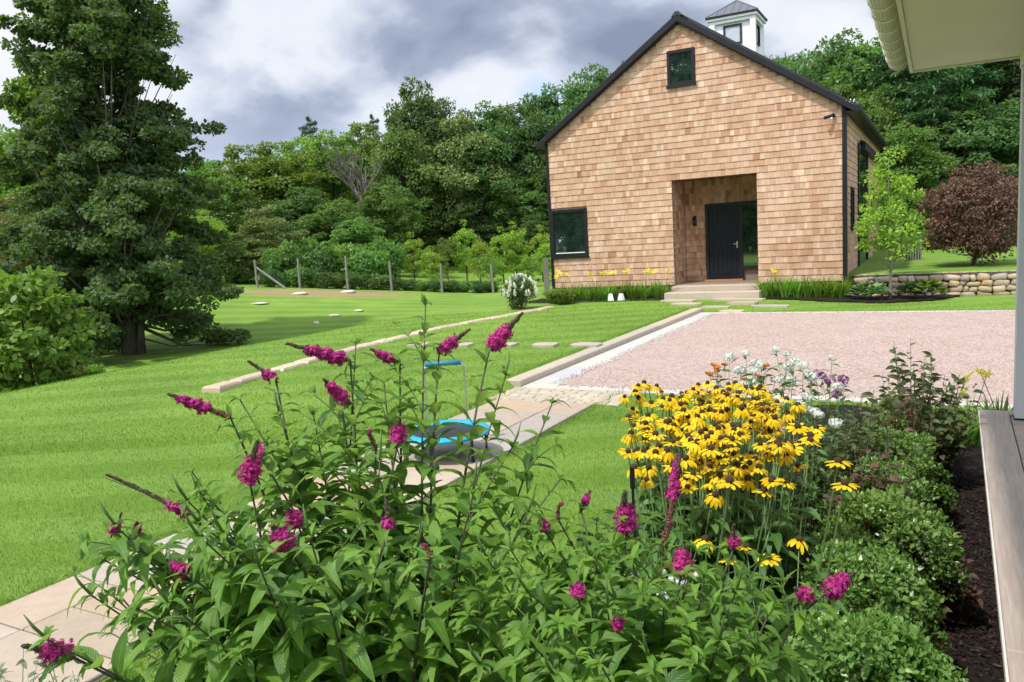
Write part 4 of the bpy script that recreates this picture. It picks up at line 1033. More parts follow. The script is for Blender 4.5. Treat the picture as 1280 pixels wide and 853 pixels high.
thing('rusty_post', 'reddish brown twin post in the bushes behind the second fence post', 'post', (p[0], p[1], gz(p[0], p[1])+.5), 0, None, mb.data('rusty_post', [plain('rust', (.18, .09, .06), .9)]))
mb = MB(); mb.box(-.09, .09, -.08, .08, -.3, 1.25); p = at_depth(683, 350, 27.5)
thing('corner_post', 'grey square post standing behind the barn left corner', 'post', (p[0], p[1], gz(p[0], p[1])), .4, None, mb.data('corner_post', [m_fence]))
m_rock = plain('pale rock', (.5, .46, .38), .85, var=.15, bmp=.4)
for x, y, w, hh, lab in [(435, 366, .62, .10, 'larger flat pale rock in the worn dirt by the fence'), (374, 368, .45, .09, 'smaller pale rock in the worn dirt by the fence'), (325, 380, .5, .05, 'flat pale rock left in the far lawn'), (418, 395, .3, .06, 'small grey rock in the middle of the far lawn'), (396, 405, .22, .09, 'small dark rock near the far lawn crest'), (448, 389, .3, .05, 'small pale rock right in the far lawn')]:
    for _ in range(3):
        p = at_depth(x, y, 40); 
    # walk out along the ray to the ground
    d = ray(x, y); s = 20.
    while s < 60 and (d * s)[2] > gz(*(d * s)[:2]): s += .05
    p = d * s; mb = MB(); mb.blob((0, 0, hh * .3), w, w * .6, hh, jit=.18, nu=9)
    thing('lawn_rock', lab, 'rock', (p[0], p[1], gz(p[0], p[1])), random.uniform(-.5, .5), 'rocks in the far lawn', mb.data('lawn_rock', [m_rock], True))

# ------------------------------------------------------------------ planting at the barn foot
def strap_clump(seed, n=60, L=.5, w=.018, spread=.5, mat=None):
    global rng
    rng = np.random.default_rng(seed); V = []; F = []; rn = []
    for i in range(n):
        a = rng.uniform(0, 2 * math.pi); d = np.array([math.cos(a), math.sin(a), 0]); b = d * rng.uniform(0, .08) + np.array([rng.uniform(-.05, .05), rng.uniform(-.05, .05), -.02])
        l = L * rng.uniform(.6, 1.1); sp = spread * rng.uniform(.3, 1.1); S = np.array([-d[1], d[0], 0]); m = 6; r = rng.random(); k0 = len(V)
        for j in range(m):
            t = j / (m - 1); p = b + d * l * sp * t * (1 + .6 * t) + np.array([0, 0, l * (t * 1.05 - .55 * sp * 1.3 * t * t)]); ww = w * (1 - t ** 2.2) * (.6 + .4 * min(1, t * 4)) + .0008
            V += [p - S * ww, p + S * ww]; rn += [r, r]
        for j in range(m - 1): F.append((k0 + 2 * j, k0 + 2 * j + 1, k0 + 2 * j + 3, k0 + 2 * j + 2))
    return mesh_data('leaves', np.array(V), np.array(F), [mat or LM['grassleaf']], None, rn)
def trumpet(seed, r=.055, mat=None, n=6):
    V = [(0, 0, -.03)]; F = []; rn = [.3]
    for k in range(n):
        a = 2 * math.pi * k / n; c, s = math.cos(a), math.sin(a); c1, s1 = math.cos(a + .42), math.sin(a + .42); c2, s2 = math.cos(a - .42), math.sin(a - .42); i = len(V)
        V += [(c1 * r * .5, s1 * r * .5, .012), (c * r, s * r, .015), (c2 * r * .5, s2 * r * .5, .012)]; F.append((0, i, i + 1, i + 2)); rn += [random.random()] * 3
    return mesh_data('flower_head', V, np.array(F), [mat], None, rn)
STR = [strap_clump(s, 70, .42, .012, .45) for s in (1, 2, 3)]
TRY = trumpet(1, .10, petal_mat('lemon daylily petal', (.85, .70, .03), (.95, .85, .10)))
def daylily(u, v, label, nfl=0, s=1., L=.5, group='daylilies along the barn wall', z=None, seed=0):
    r = random.Random(seed + int(u * 100)); zg = gz(u, v) if z is None else z
    t = thing('daylily_clump', label, 'daylily', (u, v, zg + .01), r.uniform(0, 6), group, None, s); link('leaves', STR[seed % 3], t)
    if nfl:
        mb = MB(); tips = []
        for k in range(nfl):
            a = r.uniform(0, 6.28); e = np.array([math.cos(a) * .16, math.sin(a) * .16, L * r.uniform(1.0, 1.2)]); mb.tube([(0, 0, 0), e * (.4, .4, .55), e], [.004, .0035, .003], 4); tips.append(e)
        link('flower_stalk', mb.data('flower_stalk', [m_stem_g]), t)
        for e in tips:
            f = link('flower_head', TRY, t, tuple(e)); f.scale = (.6,) * 3 if L > .51 else (1,) * 3; f.rotation_euler = (r.uniform(-.9, .9), r.uniform(-.9, .9), r.uniform(0, 6))
    return t
# mulch strips (soil) under the planting
def mulch_build(t, o):
    p = geopos(t); n = noise_(t, p, 30, 6, .75); n2 = noise_(t, p, 4, 4, .6); v = t.nodes.new('ShaderNodeTexVoronoi'); v.inputs['Scale'].default_value = 38; t.links.new(p, v.inputs['Vector'])
    c = ramp_(t, n, [(.3, (.010, .007, .006)), (.6, (.028, .018, .014)), (.8, (.07, .045, .032))]); c = mix_(t, math_(t, 'MULTIPLY', n2, .3), c, (.03, .02, .017))
    return principled(t, c, .9, .2, 0, bump(t, math_(t, 'ADD', n, v.outputs['Distance']), 1., .03))
m_mulch = material('dark bark mulch', mulch_build)
def poly_bed(name, pts, dz, hf=None):
    """flat bed following the ground"""
    xs = [p[0] for p in pts]; ys = [p[1] for p in pts]; st = .14; V = []; F = []; idx = {}
    def inside(x, y):
        c = False; n = len(pts)
        for i in range(n):
            (x1, y1), (x2, y2) = pts[i], pts[i - 1]
            if (y1 > y) != (y2 > y) and x < (x2 - x1) * (y - y1) / (y2 - y1) + x1: c = not c
        return c
    nx_, ny_ = int((max(xs) - min(xs)) / st) + 2, int((max(ys) - min(ys)) / st) + 2
    def vid(i, j):
        if (i, j) not in idx:
            x, y = min(xs) + i * st, min(ys) + j * st; idx[(i, j)] = len(V); V.append((x, y, gz(x, y) + dz + (.012 * math.sin(x * 9) * math.sin(y * 7 + x * 3))))
        return idx[(i, j)]
    for i in range(nx_):
        for j in range(ny_):
            if inside(min(xs) + (i + .5) * st, min(ys) + (j + .5) * st): F.append((vid(i, j), vid(i + 1, j), vid(i + 1, j + 1), vid(i, j + 1)))
    return struct(link(name, mesh_data(name, V, F, [m_mulch], smooth=True)))
poly_bed('mulch_bed', [(-1.6, -1), (-1.6, 2.6), (-1.7, 4.2), (-1.72, 5.4), (-1.66, 6.4), (-1.5, 7.4), (-1.35, 8.6), (-1.2, 9.05), (3, 9.05), (3, 6.85), (1.0, 6.85), (.9, -1)], .035)
poly_bed('mulch_bed', [(-11.2, 21.3), (-6.9, 21.35), (-6.9, 22.5), (-11.2, 22.5)], .03)
poly_bed('mulch_bed', [(-4.1, 21.4), (-2.6, 21.0), (-1.0, 20.8), (.0, 21.3), (.5, 22.3), (.5, 22.6), (-4.1, 22.6)], .03)
def px_at_v(x, v): d = ray(x, 360); return (d * v / d[1])[0]
for i, (x, n, lab) in enumerate([(706, 2, 'first flowering daylily clump at the barn left corner'), (718, 1, 'second daylily clump from the barn left corner'), (733, 0, 'third daylily clump, without bloom, along the barn wall'), (748, 2, 'daylily clump with three open yellow blooms left of the white ornaments'),
        (760, 0, 'leafy daylily clump just behind the white ornaments'), (776, 1, 'daylily clump right of the white ornaments'), (790, 1, 'daylily clump midway between ornaments and steps'), (806, 1, 'daylily clump third from the steps on the left'), (818, 1, 'daylily clump second from the steps on the left'), (830, 1, 'daylily clump touching the steps on the left')]):
    daylily(px_at_v(x, 21.95), 21.95 + random.uniform(-.12, .12), lab, n, 1.5, .5, seed=i)
for i, (x, n, lab) in enumerate([(956, 1, 'daylily clump touching the steps on the right'), (968, 0, 'leafy clump second right of the steps'), (982, 0, 'leafy clump third right of the steps'), (996, 0, 'leafy clump fourth right of the steps'), (1010, 0, 'leafy clump fifth right of the steps'), (1024, 0, 'leafy clump sixth right of the steps'), (1038, 0, 'leafy clump seventh right of the steps'), (1050, 0, 'leafy clump at the barn right corner')]):
    daylily(px_at_v(x, 22.0), 22.0 + random.uniform(-.15, .1), lab, n, 1.6, .42, seed=i)
def hosta(u, v, label, s=1., kind='hosta', mat=None):
    global rng
    rng = np.random.default_rng(int(abs(u * 1000)) + 5); n = 60; a = rng.uniform(0, 2 * math.pi, n); q = rng.random(n); d = np.stack([np.cos(a), np.sin(a), .25 + .5 * (1 - q)], 1)
    P = np.stack([np.cos(a) * q * .2, np.sin(a) * q * .2, .08 + .22 * (1 - q)], 1); Nn = np.stack([-np.cos(a) * .2, -np.sin(a) * .2, np.ones(n)], 1) + rng.normal(size=(n, 3)) * .25
    return thing(kind, label, 'hosta', (u, v, gz(u, v) + .02), 0, None, leaves_data(kind, P, d, Nn, .20, .13, [mat or LM['hosta']], shape=6, fold=.2), s)
hosta(px_at_v(1080, 21.7), 21.7, 'pale variegated hosta left of the slim lime tree', 1.2); hosta(px_at_v(1096, 21.5), 21.5, 'hosta with silver leaves just left of the slim lime tree trunk', 1.1)
hosta(px_at_v(1162, 21.6), 21.6, 'bright fern green hosta right of the slim lime tree', 1.3, mat=LM['light']); hosta(px_at_v(1136, 21.8), 21.8, 'dark low hosta between the lime tree trunk and the bright green one', 1.1, mat=LM['perennial'])
for x, v_, s_, lab in [(702, 20.9, .9, 'low green shrub between the hydrangea and the barn corner'), (692, 21.3, .8, 'small green shrub at the barn left corner beside the hydrangea')]:
    place(SH_light, 'low_shrub', lab, 'shrub', (px_at_v(x, v_), v_, gz(px_at_v(x, v_), v_)), 0, (s_ * .8, s_ * .8, s_ * .5), None, ('foliage', 'stems'))
# hydrangea
HP = at_depth(652, 389, 22.2); HZ = gz(HP[0], HP[1]); hyd = place(SH_perv, 'hydrangea', 'rounded hydrangea full of creamy white flower heads by the stone edging', 'hydrangea', (HP[0], HP[1], HZ), 0, (.78, .78, .88), None, ('foliage', 'stems'))
def floret_ball(seed, n, rx, rz, s, mats, mi=None, cone=0.):
    global rng
    rng = np.random.default_rng(seed); d = rdir(n); z = d[:, 2]; k = 1 - cone * (z * .5 + .5); P = d * np.array([rx, rx, rz]) * (.8 + .25 * rng.random(n))[:, None]; P[:, :2] *= k[:, None]
    T = unit(np.cross(d, rng.normal(size=(n, 3)))); return leaves_data('flower_head', P - T * s * .5, T, d + rng.normal(size=(n, 3)) * .3, s, s * .95, mats, shape=6)
HF = [floret_ball(s, 130, .075, .12, .032, [m_cream], cone=.5) for s in (1, 2)]
rr = random.Random(9)
for k in range(48):
    a = rr.uniform(0, 6.28); el = rr.uniform(.05, 1.5); c = np.array([math.cos(a) * math.cos(el) * .62, math.sin(a) * math.cos(el) * .62, .48 + .58 * math.sin(el)])
    f = link('flower_head', HF[k % 2], hyd, tuple(c)); f.rotation_euler = (rr.uniform(-.5, .5), rr.uniform(-.5, .5), a)
# white ornaments
for x, lab in [(763, 'left one of two small white tapered garden ornaments by the barn'), (776, 'right one of two small white tapered garden ornaments by the barn')]:
    u_ = px_at_v(x, 21.35); mb = MB(); w = .09
    mb.add([(-w, -w * .7, 0), (w, -w * .7, 0), (w, w * .7, 0), (-w, w * .7, 0), (-w * .55, -w * .4, .2), (w * .5, -w * .4, .2), (w * .5, w * .4, .2), (-w * .55, w * .4, .2)], [(4, 5, 6, 7), (0, 1, 5, 4), (1, 2, 6, 5), (2, 3, 7, 6), (3, 0, 4, 7)])
    thing('garden_ornament', lab, 'ornament', (u_, 21.35, gz(u_, 21.35) + .03), rr.uniform(-.4, .4), 'white ornaments by the barn', mb.data('garden_ornament', [m_white]))
# slatted unit and grey post behind the stone wall
p = at_depth(1136, 343, 25.5); zg = gz(p[0], p[1]); ac = thing('slatted_unit', 'dark slatted square box on the lawn behind the stone wall and lime tree', 'outdoor unit', (p[0], p[1], zg), .5, None, None, (.72, .72, .8))
mb = MB(); mb.box(-.33, .33, -.33, .33, .06, .74); mb.obj('casing', [plain('dark unit interior', (.03, .03, .032), .7)], ac)
mb = MB(); 
for k in range(7):
    a = -.36 + k * .12
    mb.box(a - .025, a + .025, -.375, -.345, 0, .78); mb.box(a - .025, a + .025, .345, .375, 0, .78); mb.box(-.375, -.345, a - .025, a + .025, 0, .78); mb.box(.345, .375, a - .025, a + .025, 0, .78)
mb.obj('slats', [m_fence], ac)
mb = MB(); mb.box(-.39, .39, -.39, .39, .78, .81); mb.obj('lid', [m_fence], ac)
mb = MB(); mb.tube([(0, 0, -.2), (.02, 0, .9), (-.02, 0, 1.7)], [.13, .11, .10], 9); p = at_depth(1122, 343, 27)
thing('grey_post', 'thick weathered grey post behind the slim lime tree', 'post', (p[0], p[1], gz(p[0], p[1])), 0, None, mb.data('grey_post', [m_fence]))

# ------------------------------------------------------------------ mini trampoline
TP = on_z(557, 541, -1.80); tramp = thing('mini_trampoline', 'small round trampoline with turquoise rim and blue foam handle bar on the flagstones', 'trampoline', (TP[0], TP[1], -2.024), R(30))
def torus(R0, a, b, nu=40, nv=10, z=0):
    V = []; F = []
    for i in range(nu):
        t = 2 * math.pi * i / nu
        for j in range(nv): q = 2 * math.pi * j / nv; V.append(((R0 + a * math.cos(q)) * math.cos(t), (R0 + a * math.cos(q)) * math.sin(t), z + b * math.sin(q)))
    for i in range(nu):
        for j in range(nv): F.append((i * nv + j, ((i + 1) % nu) * nv + j, ((i + 1) % nu) * nv + (j + 1) % nv, i * nv + (j + 1) % nv))
    return V, F
m_turq = plain('turquoise pad', (.005, .34, .56), .35, .5, var=.1, bmp=.3, bd=.01, scale=9)
m_foam = plain('blue foam', (.005, .20, .36), .6, var=.1)
m_blackm = plain('black tube', (.015, .015, .016), .4)
V, F = torus(.375, .062, .028, z=.235); link('rim_pad', mesh_data('rim_pad', V, F, [m_turq], smooth=True), tramp)
mb = MB(); mb.prism([(.33 * math.cos(2 * math.pi * k / 28), .33 * math.sin(2 * math.pi * k / 28)) for k in range(28)], 'z', .222, .230); mb.obj('mat', [m_blackm], tramp)
for k in range(6):
    a = k * math.pi / 3 + .2; x, y = .39 * math.cos(a), .39 * math.sin(a); mb = MB(); mb.tube([(x, y, .21), (x, y, .02)], .013, 8); mb.tube([(x, y, .03), (x, y, .0)], .019, 8); mb.obj('leg', [m_blackm], tramp)
mb = MB()
for s in (-1, 1): mb.tube([(s * .2, .40, .05), (s * .2, .42, .62), (s * .2, .42, .80), (s * .17, .42, .835)], .010, 8)
mb.obj('handle_frame', [m_steel], tramp)
mb = MB(); mb.tube([(-.185, .42, .835), (.17, .42, .835)], .024, 12); mb.obj('handle_grip', [m_foam], tramp, True)

# ------------------------------------------------------------------ boxwood hedge
BX = []
for sd_ in (51, 52, 53):
    rng = np.random.default_rng(sd_); n_cl = 75; d = rdir(n_cl, .5); cen = d * np.array([.29, .29, .33]) * (.55 + .45 * rng.random(n_cl) ** .5)[:, None] + np.array([0, 0, .24]); cen[:, 2] = np.maximum(cen[:, 2], .05)
    P, T, Nn, s, tone = clump_leaves(cen, rng.uniform(.045, .085, n_cl), 170, .023, .9, .5, .8, .8, 0, np.array([0, 0, .15]))
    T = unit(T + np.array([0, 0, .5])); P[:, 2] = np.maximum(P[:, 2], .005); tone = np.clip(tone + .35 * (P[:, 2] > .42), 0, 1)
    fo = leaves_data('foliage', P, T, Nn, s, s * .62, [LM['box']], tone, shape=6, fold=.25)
    mb = MB()
    for c in cen[:40]: mb.tube([(c[0] * .1, c[1] * .1, -.03), c * .6, c], [.008, .005, .002], 4)
    BX.append((fo, mb.data('stems', [m_stem], True)))
for i, (u_, v_, s_, lab) in enumerate([(-.30, 2.0, 1.1, 'boxwood at the bottom border of the photo, mostly cut off'), (-.24, 2.75, 1.12, 'nearest full rounded boxwood beside the deck'), (-.27, 3.5, 1.05, 'second nearest boxwood in the hedge row'), (-.22, 4.2, 1.1, 'third boxwood of the hedge counted from the camera'), (-.27, 4.88, 1.02, 'boxwood in the middle of the hedge row'),
        (-.22, 5.55, 1.08, 'third boxwood from the far end of the hedge row'), (-.27, 6.2, 1.0, 'second boxwood from the far end of the hedge row'), (-.2, 6.85, 1.02, 'farthest boxwood of the hedge row before the daylilies')]):
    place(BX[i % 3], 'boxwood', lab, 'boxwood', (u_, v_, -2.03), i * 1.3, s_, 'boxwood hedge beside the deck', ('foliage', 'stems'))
# bark chips near the deck
rng = np.random.default_rng(60); n = 7500
P = np.stack([rng.uniform(-.15, .42, n), rng.uniform(1.2, 6.8, n), np.full(n, -2.0)], 1); P[:, 2] = -2.012 + .02 * rng.random(n)
T = rdir(n); T[:, 2] *= .35
m_chip = leaf_mat('bark chip', (.010, .007, .005), (.075, .048, .035), 0.0, .8, .2, objvar=.0, hue=0)
o = link('bark_chips', leaves_data('bark_chips', P, T, np.array([0, 0, 1.]) + rng.normal(size=(n, 3)) * .5, rng.uniform(.012, .05, n), rng.uniform(.006, .014, n), [m_chip], rng.random(n) ** 2, shape=4)); o['kind'] = 'stuff'

# ------------------------------------------------------------------ yellow coneflowers
def coneflower_head(seed):
    r = random.Random(seed); V = []; F = []; rn = []; n = r.choice([12, 13, 14])
    for k in range(n):
        a = 2 * math.pi * k / n + r.uniform(-.08, .08); c, s = math.cos(a), math.sin(a); L = r.uniform(.031, .038); dr_ = r.uniform(.1, .3) if seed < 2 else r.uniform(.5, 1.0) if seed < 4 else r.uniform(.2, .6); i = len(V); tone = r.random()
        for (t, w) in ((.10, .0025), (.45, .0068), (.8, .0062), (1., .0022)):
            rad = .008 + L * t * (1 - .25 * dr_ * t); z = -dr_ * L * t * t * .95 + .003 * math.sin(k * 2.4)
            V += [(c * rad - s * w, s * rad + c * w, z), (c * rad + s * w, s * rad - c * w, z)]; rn += [tone, tone]
        for j in range(3): F.append((i + 2 * j, i + 2 * j + 1, i + 2 * j + 3, i + 2 * j + 2))
    pet = mesh_data('flower_head', V, np.array(F), [m_yellow], None, rn)
    mb = MB(); mb.blob((0, 0, .006), .0125, .0125, .012, jit=.08, nu=10, nv=7); return pet, mb.data('flower_cone', [m_cone], True)
CH = [coneflower_head(s) for s in range(5)]
def lance_leaves(name, rows, mats, seg=6, across=3, smooth=True):
    """curved, folded lance leaves; rows of (base, dir, normal, length, width, droop, tone)"""
    V = []; F = []; rn = []; UV = []
    B = np.array([r[0] for r in rows]); D = unit(np.array([r[1] for r in rows])); Nn = np.array([r[2] for r in rows]); L = np.array([r[3] for r in rows])[:, None]; W = np.array([r[4] for r in rows])[:, None]; DR = np.array([r[5] for r in rows])[:, None]; TN = np.array([r[6] for r in rows])
    Nn = unit(Nn - D * (D * Nn).sum(1, keepdims=True)); S = np.cross(Nn, D); n = len(rows)
    wav = rng.uniform(-1, 1, (n, 1)); tw = rng.uniform(-.5, .5, (n, 1)); side = rng.uniform(-.12, .12, (n, 1))
    cols = np.zeros((n, seg, 3, 3)); uv = np.zeros((n, seg, 3, 2))
    for j in range(seg):
        t = j / (seg - 1); c = B + D * L * t * (1 - .22 * DR * t * t) - Nn * (L * DR * .55 * t * t) * 1.0 + S * L * side * t * t - np.array([0, 0, 1.]) * L * DR * .18 * t * t
        w = W * .5 * (math.sin(math.pi * min(1, t * 1.0) ** .78) ** .8 if 0 < t < 1 else (.10 if t == 0 else .0)) 
        ct, st_ = np.cos(tw * t), np.sin(tw * t); S2 = S * ct + Nn * st_; N2 = Nn * ct - S * st_
        wv = .07 * W * np.sin(j * 1.9 + wav * 3)
        for q, a in enumerate((-1, 0, 1)):
            cols[:, j, q] = c + S2 * w * a + N2 * (abs(a) * w * .38 + (wv if a else 0)); uv[:, j, q] = (a * .5 + .5, t)
    V = cols.reshape(-1, 3); base = np.arange(n)[:, None] * seg * 3; Fs = []
    for j in range(seg - 1):
        for q in range(2): a = j * 3 + q; Fs.append(np.concatenate([base + a + 3, base + a + 4, base + a + 1, base + a], 1))
    return mesh_data(name, V, np.concatenate(Fs), mats, None, np.repeat(TN, seg * 3), smooth, uv.reshape(-1, 2))
def veined_leaf(name, dark, light, back, trans=.3, veins=15):
    def b(t, o):
        r = attr(t); uvn = t.nodes.new('ShaderNodeUVMap'); uvn.uv_map = 'UVMap'; sp = t.nodes.new('ShaderNodeSeparateXYZ'); t.links.new(uvn.outputs[0], sp.inputs[0])
        c = ramp_(t, r, [(0, dark), (.6, tuple((a + b_) / 2 for a, b_ in zip(dark, light))), (1, light)])
        ax = math_(t, 'ABSOLUTE', math_(t, 'SUBTRACT', sp.outputs[0], .5)); ph = math_(t, 'SUBTRACT', math_(t, 'MULTIPLY', sp.outputs[1], float(veins)), math_(t, 'MULTIPLY', ax, 6.))
        vn = math_(t, 'SINE', math_(t, 'MULTIPLY', ph, 6.283)); rib = smooth_(t, ax, .0, .05)
        c = mix_(t, math_(t, 'MULTIPLY', math_(t, 'SUBTRACT', 1., rib), .35), c, tuple(min(1, x * 1.6 + .02) for x in light))
        n = noise_(t, objco(t), 25, 3, .6); c = mix_(t, math_(t, 'MULTIPLY', n, .25), c, dark)
        bf = t.nodes.new('ShaderNodeNewGeometry').outputs['Backfacing']; c = mix_(t, math_(t, 'MULTIPLY', bf, .8), c, back)
        h = math_(t, 'ADD', math_(t, 'MULTIPLY', vn, .5), math_(t, 'MULTIPLY', rib, 1.2))
        p = principled(t, c, .42, .4, 0, bump(t, h, .35, .002)); tr = t.nodes.new('ShaderNodeBsdfTranslucent'); t.links.new(mix_(t, 1., c, (1.5, 1.6, .5), 'MULTIPLY'), tr.inputs[0])
        mx = t.nodes.new('ShaderNodeMixShader'); mx.inputs[0].default_value = trans; t.links.new(p, mx.inputs[1]); t.links.new(tr.outputs[0], mx.inputs[2]); return mx.outputs[0]
    return material(name, b)
m_bfleaf = veined_leaf('butterfly bush leaf', (.055, .14, .024), (.22, .40, .06), (.22, .31, .17), .45)
m_cfleaf = veined_leaf('coneflower leaf', (.05, .13, .028), (.15, .28, .07), (.14, .21, .10), .3, 8)
rr = random.Random(21)
plants = [(.92, 4.5), (1.24, 4.55), (.82, 3.95), (1.08, 4.0), (1.30, 4.05), (.72, 3.5), (.92, 3.5), (1.10, 3.55), (.80, 3.0), (.98, 3.0)]
plabs = ['yellow coneflower clump at the back left of the mass', 'yellow coneflower clump at the back beside the white phlox', 'yellow coneflower clump at the left rim over the lawn', 'yellow coneflower clump in the dense middle', 'yellow coneflower clump at the right rim of the middle',
         'front left yellow coneflower clump behind the purple flower spikes', 'yellow coneflower clump front and centre', 'yellow coneflower clump front right with tall single heads', 'nearest low yellow coneflower clump', 'nearest right yellow coneflower clump with the lone leaning heads']
for pi, ((X, Y), lab) in enumerate(zip(plants, plabs)):
    b = cam_to_world(X, Y); zg = -2.02; t = thing('coneflower_clump', lab, 'coneflowers', (b[0], b[1], zg), 0, 'yellow coneflower clumps'); mb = MB(); rows = []
    nf = [34, 34, 38, 44, 34, 34, 38, 32, 3, 3][pi]; rng = np.random.default_rng(100 + pi)
    for k in range(nf):
        a, q = rr.uniform(0, 6.28), rr.random() ** .5 * .29; top = np.array([math.cos(a) * q, math.sin(a) * q, rr.uniform(*((.94, 1.14) if pi < 5 else (.88, 1.12) if pi < 8 else (.62, .86))) - (.1 * q)])
        if pi > 7: top[2] -= .02; 
        foot = np.array([top[0] * .35, top[1] * .35, 0]); mid = foot * .5 + top * .5 + np.array([rr.uniform(-.03, .03), rr.uniform(-.03, .03), 0])
        mb.tube([foot, mid, top], [.0042, .0036, .0026], 5)
        f = link('flower_head', CH[k % 5][0], t, tuple(top)); f.rotation_euler = (rr.uniform(-.35, .35), rr.uniform(-.35, .35), rr.uniform(0, 6.28)); s = rr.uniform(1.0, 1.3); f.scale = (s, s, s)
        c = link('flower_cone', CH[k % 5][1], f)
        for j in range(8):
            tt = .1 + .68 * (j / 8); p = foot + (top - foot) * tt; az = rr.uniform(0, 6.28); d = np.array([math.cos(az), math.sin(az), rr.uniform(.1, .7)]); L = .20 * (1.2 - tt) * rr.uniform(.7, 1.15) + .04
            rows.append((p, d, (0, 0, 1), L, L * .30, rr.uniform(.4, 1.1), min(1, max(0, rr.gauss(.45, .25)))))
    link('stems', mb.data('stems', [m_stem_g], True), t); link('leaves', lance_leaves('leaves', rows, [m_cfleaf]), t)
for x, y, d, lab in [(1048, 578, 2.75, 'single tall yellow coneflower leaning over the boxwood'), (1056, 606, 2.7, 'lower single yellow coneflower leaning over the boxwood'), (912, 603, 2.5, 'nearest large yellow coneflower in front of the mass')]:
    tp = at_depth(x, y, d); b = tp + np.array([-.12, -.02, 0]); t = thing('coneflower', lab, 'coneflower', (b[0], b[1], -2.02)); mb = MB(); top = tp - np.array([b[0], b[1], -2.02]); mb.tube([(0, 0, 0), top * (.3, .3, .55), top], [.0045, .004, .003], 5); link('stem', mb.data('stem', [m_stem_g]), t)
    f = link('flower_head', CH[1][0], t, tuple(top)); f.scale = (1.15,) * 3; link('flower_cone', CH[1][1], f); rows = []; rng = np.random.default_rng(5)
    for j in range(7): tt = .3 + .06 * j; a = j * 2.4; rows.append((top * (tt * .6, tt * .6, tt), (math.cos(a), math.sin(a), .35), (0, 0, 1), .13, .035, .7, .5))
    link('leaves', lance_leaves('leaves', rows, [m_cfleaf]), t)

# ------------------------------------------------------------------ other border plants
def upright_clump(kind, label, cat, X, Y, h, r, nst, head_fn, leafmat, leafL=.09, seed=0, heads_per=1, stem=None, leafw=.28, hz=None):
    global rng
    rq = random.Random(seed); rng = np.random.default_rng(seed); b = cam_to_world(X, Y); t = thing(kind, label, cat, (b[0], b[1], -2.02)); mb = MB(); rows = []
    for k in range(nst):
        a, q = rq.uniform(0, 6.28), rq.random() ** .5 * r; top = np.array([math.cos(a) * q, math.sin(a) * q, h * rq.uniform(.82 if head_fn else .5, 1.05) * (1 if head_fn else 1.05 - .45 * (q / r) ** 2)]); foot = top * (.4, .4, 0); md = (foot + top) / 2 + np.array([rq.gauss(0, .03), rq.gauss(0, .03), 0]); mb.tube([foot, md, top], [.004, .0035, .0015], 4)
        if head_fn: head_fn(t, top, k, rq)
        n = int(h / (.055 if leafL > .075 else .034))
        for j in range(n): tt = .1 + .9 * j / n; az = j * 2.4 + k; rows.append((foot + (top - foot) * tt, (math.cos(az), math.sin(az), rq.uniform(.1, .9)), (rq.gauss(0, .6), rq.gauss(0, .6), .8), leafL * rq.uniform(.7, 1.3), leafL * leafw, rq.uniform(.3, .9), min(1, max(0, rq.gauss(.5, .25)))))
    link('stems', mb.data('stems', [stem or m_stem_g], True), t); link('leaves', lance_leaves('leaves', rows, [leafmat], 4), t); return t
PHW = [floret_ball(s, 70, .05, .035, .022, [m_whitep]) for s in (5, 6)]; PHL = [floret_ball(s, 60, .045, .032, .02, [m_lilac]) for s in (7, 8)]; ORG = [floret_ball(s, 40, .03, .012, .02, [m_orange]) for s in (9, 10)]
def head_of(meshes):
    def f(t, top, k, rq): o = link('flower_head', meshes[k % len(meshes)], t, tuple(top)); o.rotation_euler = (rq.uniform(-.3, .3), rq.uniform(-.3, .3), rq.uniform(0, 6)); s = rq.uniform(.6, 1.0); o.scale = (s, s, s)
    return f
upright_clump('white_phlox', 'white phlox behind the yellow coneflowers, left clump', 'phlox', 1.72, 5.35, 1.12, .24, 15, head_of(PHW), m_cfleaf, seed=1)
upright_clump('white_phlox', 'white phlox rising highest before the gravel, right clump', 'phlox', 2.02, 5.3, 1.10, .22, 8, head_of(PHW), m_cfleaf, seed=2)
upright_clump('white_phlox', 'low white phlox in front of the two tall white clumps', 'phlox', 1.80, 4.75, .92, .20, 9, head_of(PHW), m_cfleaf, seed=3)
upright_clump('lilac_phlox', 'dusty lilac phlox right of the tall white phlox', 'phlox', 2.28, 5.35, 1.0, .22, 7, head_of(PHL), m_cfleaf, seed=4)
upright_clump('orange_sneezeweed', 'orange daisy like flowers left of the tall white phlox', 'sneezeweed', 1.48, 5.15, 1.06, .22, 10, head_of(ORG), m_cfleaf, seed=5)
m_redleaf = veined_leaf('bronze red leaf', (.07, .045, .03), (.22, .10, .07), (.10, .07, .05), .3, 6)
m_bronze = veined_leaf('bronze green leaf', (.06, .09, .03), (.16, .19, .06), (.09, .09, .05), .3, 6)
upright_clump('rose_bush', 'airy rose bush with red tinged leaves before the gravel', 'rose bush', 3.0, 5.7, 1.10, .42, 70, None, m_bronze, .085, 6, leafw=.5, stem=m_stem)
upright_clump('rose_bush', 'low bronze leaved rose right behind the far boxwood', 'rose bush', 2.72, 5.35, .85, .26, 34, None, m_redleaf, .08, 7, leafw=.5, stem=m_stem)
upright_clump('burgundy_shrub', 'fine leaved burgundy shrub between coneflowers and boxwood', 'shrub', 1.98, 4.2, .72, .28, 60, None, m_redleaf, .065, 8, leafw=.45, stem=m_stem)
upright_clump('bronze_shrub', 'bronze green fine leaved shrub behind the burgundy one', 'shrub', 2.15, 4.85, .92, .38, 90, None, m_bronze, .07, 9, leafw=.4, stem=m_stem)
upright_clump('burgundy_shrub', 'low dark burgundy plant at the hedge foot', 'shrub', 2.05, 3.75, .42, .24, 44, None, m_redleaf, .07, 10, leafw=.5, stem=m_stem)
